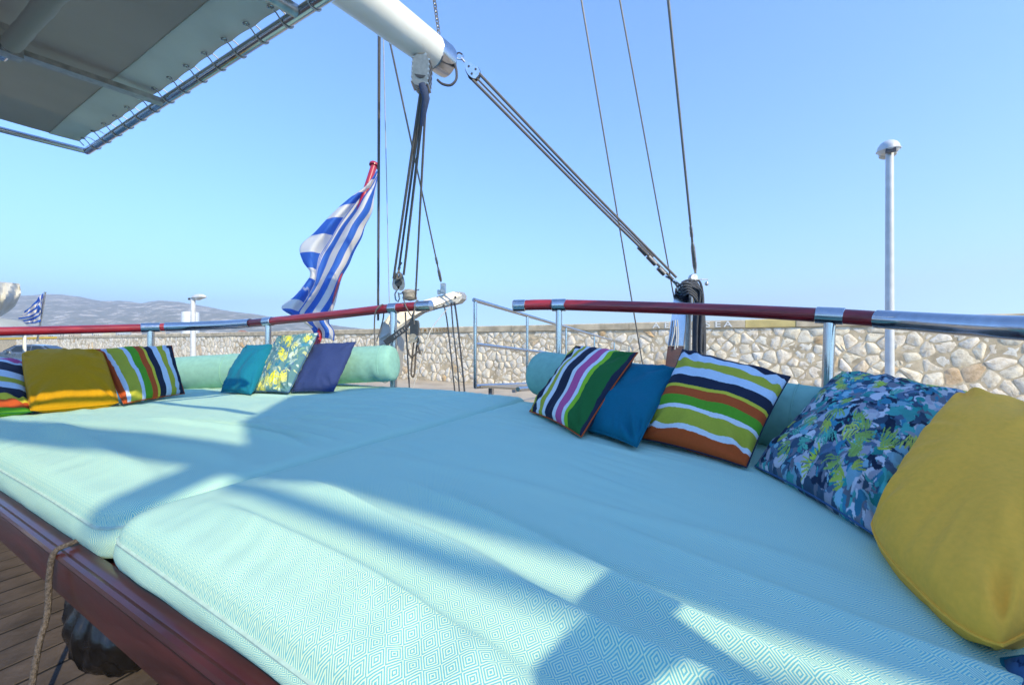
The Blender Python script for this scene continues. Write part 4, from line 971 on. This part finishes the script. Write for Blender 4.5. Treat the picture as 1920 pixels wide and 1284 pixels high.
# ------------------------------------------------------------------ flags
stf0 = P(585, 672, 4.42); stf1 = P(701, 312, 5.15); sdv = (stf1 - stf0).normalized()
fs_ = thing('flagstaff', stf0, 'leaning red flagstaff with a round knob behind the handrail', 'flagstaff')
mb = MB(); mb.tube([stf0 - sdv * .3, stf0, stf1], [.034, .034, .040], 16); mb.build('pole', M['redpole'], fs_)
mb = MB(); mb.lathe(stf1 - sdv * .005, sdv, [(.045, 0), (.062, .008), (.064, .03), (.055, .045), (.02, .05)], 20); mb.build('knob', M['redpole'], fs_)
def cloth_flag(rows, nU, label, name, sub=6, uvf=None):
    # rows: from hoist-top downwards, each a list of (px,py,Y) control points across the fly
    R_ = [smooth_path([P(*q) for q in r], sub) for r in rows]
    cols = list(zip(*R_)); C_ = [smooth_path(list(c), sub) for c in cols]
    nu = len(C_); nv = len(C_[0]); v = []; uv = []
    for i in range(nu):
        for j in range(nv):
            p = C_[i][j]; u = i / (nu - 1); w = j / (nv - 1)
            p = p + V((0, .05 * noise.noise(V((u * 5, w * 5, 3))) * min(1, 4 * u), 0))
            v.append(p); uv.append(uvf(u, w) if uvf else (u, w))
    f = [(i * nv + j, (i + 1) * nv + j, (i + 1) * nv + j + 1, i * nv + j + 1) for i in range(nu - 1) for j in range(nv - 1)]
    o = mesh_obj(name, v, f, M['flag'], None, True, 180, uv)
    sm_ = o.modifiers.new('thickness', 'SOLIDIFY'); sm_.thickness = .002
    return o
# rows run along the hoist from the staff top downwards; columns lead out into the furled fly
def staff_y(py): return 5.15 + (py - 312) * (4.42 - 5.15) / 360
Lx = [(706, 322), (686, 348), (655, 372), (632, 392), (612, 412), (590, 436), (563, 462), (568, 490), (582, 512), (572, 532), (552, 556), (528, 576), (548, 592), (580, 612), (590, 628)]
Cx = [(708, 324), (694, 352), (676, 372), (658, 398), (640, 424), (624, 452), (608, 480), (600, 506), (594, 530), (584, 552), (574, 572), (566, 590), (578, 606), (596, 622), (602, 634)]
Rx = [(711, 326), (706, 346), (702, 370), (698, 396), (684, 424), (678, 446), (664, 472), (654, 496), (642, 518), (634, 544), (628, 566), (622, 588), (618, 604), (628, 622), (626, 640)]
rows = []
for k, (l, c, r) in enumerate(zip(Lx, Cx, Rx)):
    y0 = staff_y((l[1] + r[1]) / 2) - .06
    fo = .10 * min(1, k / 3)
    m1 = ((l[0] * .55 + c[0] * .45), (l[1] * .55 + c[1] * .45) - 2); m2 = ((c[0] * .45 + r[0] * .55), (c[1] * .45 + r[1] * .55) - 3)
    rows.append([(l[0], l[1], y0 + fo * .2), (m1[0], m1[1], y0 - fo * 1.0), (c[0], c[1], y0 + fo * .9), (m2[0], m2[1], y0 - fo * 1.1), (r[0], r[1], y0 + fo * .6)])
o = cloth_flag(rows, 0, '', 'flag', 6, (lambda u, w: (.45 + .5 * u, (w * 1.5 + .12 * u + .03 * math.sin(w * 9)) % 1.0) if u < .42 else (.45 + .5 * u, ((u - .42) * .95 + w * .42 + .03 * math.sin(w * 8)) % 1.0)))
tag(o, 'large blue and white striped flag furled round the leaning red staff', 'flag')
rows2 = [[(81, 549, 9.0), (74, 556, 8.9), (66, 566, 9.1), (54, 577, 8.9), (46, 586, 9.0)],
         [(80, 560, 9.0), (74, 568, 8.85), (66, 577, 9.1), (55, 586, 8.85), (40, 592, 9.0)],
         [(78, 570, 9.0), (74, 580, 8.85), (66, 588, 9.05), (54, 594, 8.85), (34, 597, 9.0)],
         [(77, 585, 9.0), (74, 592, 8.9), (64, 598, 9.05), (54, 601, 8.9), (44, 603, 9.0)],
         [(77, 603, 9.0), (72, 604, 8.9), (64, 606, 9.05), (56, 606, 8.9), (49, 607, 9.0)]]
o = cloth_flag(rows2, 0, '', 'flag', 6); tag(o, 'small blue and white flag flying near the covered boat far left', 'flag')
o = rope('flagpole', 'thin leaning pole carrying the small flag', [P(85, 547, 9.0), P(70, 640, 9.0)], .018, 'steel_dull', 1, cat='flagpole')

# ------------------------------------------------------------------ neighbouring covered boat at the far left
nb = thing('covered_boat', P(-40, 640, 8.2), 'white boat with a pleated cream canvas cover at the far left', 'boat')
v = []; f = []; nu, nv = 40, 14
for i in range(nu + 1):
    u = i / nu
    for j in range(nv + 1):
        w = j / nv
        px = -160 + 203 * u; 
        top = 524 + 8 * u ** 3; botm = 612 - 38 * u ** 4
        y = 8.2 + .9 * math.sin(w * math.pi) * 0
        px2 = px - 26 * max(0, (w - .45)) * u ** 3 - 6 * (1 - w) * u ** 4
        pleat = .09 * math.sin(u * 46 + w * 6) * (1 - w) ** .7
        v.append(P(px2, top + (botm - top) * w, 8.2 - .55 * math.sin(min(1, w * 1.2) * math.pi) * (1 - u ** 4) + pleat + .9 * u ** 2))
for i in range(nu):
    for j in range(nv): a0 = i * (nv + 1) + j; f.append((a0, a0 + nv + 1, a0 + nv + 2, a0 + 1))
n0 = len(v); v += [p + V((-2.4, 1.6, 0)) for p in v[:]]
f += [tuple(n0 + k for k in reversed(q)) for q in f[:]]
f += [(i * (nv + 1), n0 + i * (nv + 1), n0 + (i + 1) * (nv + 1), (i + 1) * (nv + 1)) for i in range(nu)]
f += [(nu * (nv + 1) + j, nu * (nv + 1) + j + 1, n0 + nu * (nv + 1) + j + 1, n0 + nu * (nv + 1) + j) for j in range(nv)]
mesh_obj('canvas_cover', v, f, M['cover'], nb, True, 60)
mb = MB(); hl = [P(-260, 600, 8.0), P(-60, 597, 8.0), P(0, 597, 8.05), P(30, 600, 8.1), P(46, 606, 8.15), P(52, 612, 8.2), P(30, 619, 8.2), P(-260, 628, 8.1)]
mb.prism(hl, V((-3.2, 2.0, 0))); mb.build('deckhouse', M['white'], nb, True, 40)
mb = MB(); mb.prism([P(-260, 622, 8.0), P(-14, 620, 8.0), P(-40, 664, 8.0), P(-260, 720, 8.0)], V((-3.6, 2.2, 0))); mb.build('hull_side', M['white'], nb, True, 30)
mb = MB(); mb.tube([P(46, 668, 9.6), P(46, 628, 9.6)], .032, 12); o = mb.build('mooring_post', M['white']); tag(o, 'slim white post in front of the parked car', 'post')

# ------------------------------------------------------------------ street lamps
def lamp(label, px, ytop, ybot_px, y, r, head_dir, kind, sh=.28):
    b0 = P(px, 642, y); zb = QZ; zt_ = (642 - ytop) / F * y; t = thing('street_lamp', (b0.x, b0.y, zb), label, 'street lamp', 'lamp posts on the quay')
    mb = MB(); mb.lathe((b0.x, b0.y, zb), (0, 0, 1), [(r * 1.15, 0), (r * 1.1, .6), (r * 1.05, 1.2), (r * .9, zt_ - zb)], 20); mb.build('pole', M['lampgrey'], t)
    mb = MB(); mb.lathe((b0.x, b0.y, zb), (0, 0, 1), [(r * 2.2, 0), (r * 2.2, .02), (r * 1.4, .05)], 16); mb.build('base_plate', M['lampgrey'], t)
    top_ = V((b0.x, b0.y, zt_)); hd = V(head_dir).normalized(); sdn = hd.cross(V((0, 0, 1)))
    # head: rounded shell cut open underneath
    L_, W_, H_ = kind; v = []; f = []; nu, nw = 18, 16
    for i in range(nu + 1):
        s = i / nu; prof_ = math.sin(math.pi * min(1, max(.03, s * .96 + .02))) ** .55
        for j in range(nw):
            an = 2 * math.pi * j / nw; cz = math.sin(an); hz = H_ * (.62 if cz > 0 else .38) * cz * prof_
            v.append(top_ + hd * ((s - sh) * L_) + sdn * (math.cos(an) * W_ / 2 * prof_) + V((0, 0, hz + H_ * .15)))
    for i in range(nu):
        for j in range(nw): f.append((i * nw + j, i * nw + (j + 1) % nw, (i + 1) * nw + (j + 1) % nw, (i + 1) * nw + j))
    f.append(tuple(reversed(range(nw)))); f.append(tuple(nu * nw + j for j in range(nw)))
    mesh_obj('lamp_head', v, f, M['lampgrey'], t, True, 180)
    rim = [top_ + hd * ((.5 - sh + .5 * math.cos(a)) * L_) + sdn * (math.sin(a) * W_ * .5) + V((0, 0, H_ * .12)) for a in np.linspace(0, 2 * math.pi, 28, endpoint=False)]
    mb = MB(); mb.tube(rim, .012, 6, closed=True); mb.build('rim', M['lampgrey'], t)
    mb = MB(); mb.lathe(top_ + hd * (L_ * .36) + V((0, 0, -H_ * .08)), V((0, 0, -1)), [(W_ * .40, 0), (W_ * .38, H_ * .12), (W_ * .25, H_ * .24), (.01, H_ * .28)], 18); mb.build('glass_bowl', M['glass'], t)
    mb = MB(); mb.box(top_ - hd * (L_ * .20) + V((0, 0, -H_ * .02)), hd * (L_ * .12), sdn * (W_ * .42), V((0, 0, H_ * .34))); mb.build('spigot_recess', M['lampdark'], t, False)
    mb = MB(); mb.lathe(top_ + V((0, 0, -.12)), (0, 0, 1), [(r * .78, 0), (r * .78, .16)], 14); mb.build('spigot', M['lampgrey'], t)
lamp('tall grey street lamp seen against the open sky above the blue leaf-print pillow', 1668, 283, 720, 6.6, .057, (.56, .80, .16), (.44, .30, .26))
lamp('distant street lamp in front of the white tank on the far shore', 362, 560, 680, 17.5, .10, (.97, -.2, .05), (.74, .34, .24), .08)
mb = MB(); c_ = P(357, 642, 420); mb.lathe((c_.x, c_.y, -2), (0, 0, 1), [(7.6, 0), (7.6, 33), (7.2, 34), (.2, 35)], 32); tk = mb.build('storage_tank', M['tank']); tag(tk, 'white cylindrical storage tank on the far shore behind the distant lamp', 'tank')

# ------------------------------------------------------------------ parked car on the quay
def car():
    y0 = 27.0; c = P(62, 642, y0); t = thing('parked_car', (c.x, c.y, QZ), 'steel blue parked car in front of the stone wall far left', 'car')
    ax = V((-.93, -.36, 0)).normalized(); sx = V((ax.y, -ax.x, 0)); zb = QZ
    def q(l, s, h): p = V((c.x, c.y, 0)) + ax * l + sx * s; return V((p.x, p.y, zb + h))
    side = [(-2.1, .35), (-2.15, .62), (-2.05, .86), (-1.5, .94), (-.8, 1.38), (-.2, 1.47), (.45, 1.43), (1.05, .98), (1.75, .86), (2.05, .68), (2.1, .35)]
    W = .84
    v = []; f = []
    for sgn, wf in ((-1, 1), (1, 1)):
        for (l, h) in side: v.append(q(l, sgn * (W if h < 1.0 else W * .78), h))
    n = len(side)
    f = [tuple(range(n)), tuple(reversed(range(n, 2 * n)))] + [(i, i + n, (i + 1) % n + n, (i + 1) % n) for i in range(n)]
    bo = mesh_obj('body', v, f, M['carpaint'], t, False)
    bv = bo.modifiers.new('bevel', 'BEVEL'); bv.width = .05; bv.segments = 3
    for sgn in (-1, 1):
        for (l0, l1) in ((-1.25, -.35), (-.28, .72)):
            s_ = sgn * (W * .80 + .05)
            pts = [q(l0, sgn * .80, .98), q(l1, sgn * .80, .98), q(min(l1, .42), sgn * .685, 1.36), q(max(l0, -.72), sgn * .685, 1.36)]
            mb = MB(); mb.prism(pts, sx * (sgn * .03)); mb.build('side_window', M['carglass'], t, False)
        for l in (-1.35, 1.35):
            mb = MB(); w0 = q(l, sgn * .70, .31); mb.lathe(w0, sx * sgn, [(.22, 0), (.31, .02), (.31, .16), (.26, .18)], 20); wo = mb.build('wheel', M['tyre'], t)
            mb = MB(); mb.lathe(w0 + sx * (sgn * .176), sx * sgn, [(.2, 0), (.19, .012), (.05, .02)], 16); mb.build('rim', M['steel_dull'], wo)
        mb = MB(); mb.box(q(.75, sgn * .95, 1.0), ax * .12, sx * .2, V((0, 0, .13))); mb.build('mirror', M['carpaint'], t, False)
        mb = MB(); mb.box(q(2.07, sgn * .6, .68), ax * .06, sx * .36, V((0, 0, .14))); mb.build('headlight', M['glass'], t, False)
        mb = MB(); mb.box(q(-2.11, sgn * .62, .74), ax * .06, sx * .3, V((0, 0, .14))); mb.build('tail_light', M['chromered'], t, False)
    pts = [q(.53, -.62, 1.39), q(.53, .62, 1.39), q(1.03, .72, 1.02), q(1.03, -.72, 1.02)]
    mb = MB(); mb.prism(pts, (ax * .6 + V((0, 0, .8))) * .035); mb.build('windscreen', M['carglass'], t, False)
    pts = [q(-.86, -.60, 1.36), q(-.86, .60, 1.36), q(-1.45, .70, .99), q(-1.45, -.70, .99)]
    mb = MB(); mb.prism(pts, (-ax * .6 + V((0, 0, .8))) * .035); mb.build('rear_window', M['carglass'], t, False)
    mb = MB(); mb.box(q(2.11, 0, .42), ax * .08, sx * 1.6, V((0, 0, .2))); mb.build('bumper', M['darkbox'], t, False)
car()

# ------------------------------------------------------------------ rope on the front board and plastic bag below
o = rope('hanging_rope', 'braided tan rope looped over the dark front board and hanging to the deck',
     [B(.415, -1.52, -.60), B(.41, -1.52, -.545), B(.39, -1.518, -.528), B(.36, -1.517, -.527), B(.335, -1.52, -.54), B(.327, -1.52, -.60), B(.322, -1.51, -.68), B(.30, -1.475, -.74), B(.285, -1.455, -.82), B(.27, -1.43, -.90), B(.25, -1.40, -.925), B(.15, -1.34, -.927), B(.0, -1.28, -.927)], .0064, 'rope_tan', 8, n=10)
v = []; f = []; nu, nv = 110, 70; bcen = B(.50, -1.62, DZ)
for j in range(nv + 1):
    th = math.pi * j / nv
    for i in range(nu):
        ph = 2 * math.pi * i / nu
        d = V((math.cos(ph) * math.sin(th) * .21, math.sin(ph) * math.sin(th) * .13, .16 * math.cos(th)))
        crump = .030 * abs(noise.noise(V((d.x * 13, d.y * 13, d.z * 6)) + V((3, 1, 2)))) + .020 * abs(noise.noise(V((d.x * 30, d.y * 30, d.z * 12))))
        d = d * (1 + .12 * noise.noise(d * 5)) - d.normalized() * crump * .9
        p = bcen + BV * d.x + AV * d.y + V((0, 0, .14 + d.z)); p.z = max(p.z, DZ + .004); v.append(p)
for j in range(nv):
    for i in range(nu): f.append((j * nu + i, (j + 1) * nu + i, (j + 1) * nu + (i + 1) % nu, j * nu + (i + 1) % nu))
o = mesh_obj('plastic_bag', v, f, M['black'], None, True, 180); tag(o, 'crumpled black plastic bag tucked under the front board', 'bag')

# ------------------------------------------------------------------ added boat out of frame, its awning shaped to shade the port deck
nbz = 3.0
nbt = thing('shade_boat', B(1.2, 7, -2), 'added unseen boat outside the picture, its awning shaped to shade the deck', 'boat')
hd_ = (nbz + .42) / math.tan(SUN_EL); shv = V((math.sin(SUN_AZ), math.cos(SUN_AZ), 0)); sa, sb_ = shv.dot(AV) * hd_, shv.dot(BV) * hd_
poly = [(.752, 4.2), (.752, -1.40), (1.04, -2.04), (1.72, -2.74), (2.3, -2.74), (3.0, -2.5), (3.75, -1.5), (3.75, 4.2)]
poly = [(a_ + sa, b_ + sb_) for a_, b_ in poly]
mb = MB(); mb.prism([B(a_, b_, nbz) for a_, b_ in poly], (0, 0, .03)); mb.build('shade_panel', M['awn2'], nbt, False)
mb = MB(); mb.tube([B(.80 + sa, -1.1 + sb_, nbz + .05), B(.36 + sa, -3.6 + sb_, nbz + .05)], .10, 14); mb.build('shade_spar', M['awn2'], nbt)  # added spar, there only for the shade band across the farther mattress
for pa_, pb_, r_ in (((.655, .3), (.665, -1.36), .032), ((.86, -1.66), (.40, -1.42), .055)):
    mb = MB(); mb.tube([B(pa_[0] + sa, pa_[1] + sb_, nbz - .06), B(pb_[0] + sa, pb_[1] + sb_, nbz - .06)], r_, 12); mb.build('shade_pole', M['awn2'], nbt)  # added poles, placed for the narrow shade bands on the mattresses
for a_, b_ in ((-.6, 4.9), (1.9, 4.9), (-.6, 9.5), (1.9, 9.5)):
    mb = MB(); mb.tube([B(a_, b_, -.9), B(a_, b_, nbz)], .035, 10); mb.build('post', M['steel'], nbt)
mb = MB(); mb.prism([B(-5, 4.2, -.9), B(1.6, 4.3, -.9), B(3.0, 5.2, -.9), B(3.2, 7.2, -.9), B(3.0, 9.2, -.9), B(1.6, 10, -.9), B(-5, 10, -.9)], (0, 0, -1.7)); mb.build('hull_side', M['white'], nbt, False)

# added unseen seat, its slats shaped to throw the sharp shadow on the cushion
st = thing('shadow_seat', B(.1, 1.05, DZ), 'added slatted seat outside the picture, shaped to cast the sharp cushion shadow', 'seat')
def slat(a0, a1, z0, z1, b=1.0):
    mb = MB(); n = 10; r = min(.04, (z1 - z0) / 2.2)
    pts = [B(a0, b, z0), B(a1, b, z0)] + [B(a1 - r + r * math.cos(t), b, z1 - r + r * math.sin(t)) for t in np.linspace(0, math.pi / 2, 6)] + [B(a0, b, z1)]
    mb.prism(pts, BV * .025); mb.build('slat', M['teak'], st, False)
slat(-.5, .345, .305, .395); slat(-.5, .29, -.02, .262); slat(-.5, .36, -.36, -.04)
for a_ in (-.48, .27):
    mb = MB(); mb.box(B(a_, 1.05, (DZ + .36) / 2), AV * .05, BV * .05, V((0, 0, .36 - DZ))); mb.build('leg', M['teak'], st, False)
    mb = MB(); mb.box(B(a_, 1.5, (DZ - .5) / 2), AV * .05, BV * .05, V((0, 0, -.5 - DZ))); mb.build('leg', M['teak'], st, False)
mb = MB(); mb.box(B(-.1, 1.29, -.47), AV * .84, BV * .5, V((0, 0, .05))); mb.build('seat', M['teak'], st, False)

# ------------------------------------------------------------------ air
mb = MB(); mb.box((-2000, 2400, 300 - 3.6), (11800, 0, 0), (0, 6800, 0), (0, 0, 600)); 
hm = bpy.data.materials.new('sea_haze'); hm.use_nodes = True; hn = hm.node_tree.nodes; hn.clear()
ho = hn.new('ShaderNodeOutputMaterial'); hv = hn.new('ShaderNodeVolumePrincipled'); hv.inputs['Density'].default_value = 2.6e-4; hv.inputs['Color'].default_value = (.96, .97, 1, 1); hv.inputs['Anisotropy'].default_value = .2
hm.node_tree.links.new(hv.outputs[0], ho.inputs['Volume'])
o = mb.build('haze', hm, None, False); o['kind'] = 'stuff'; o['label'] = 'thin sea haze over the bay'
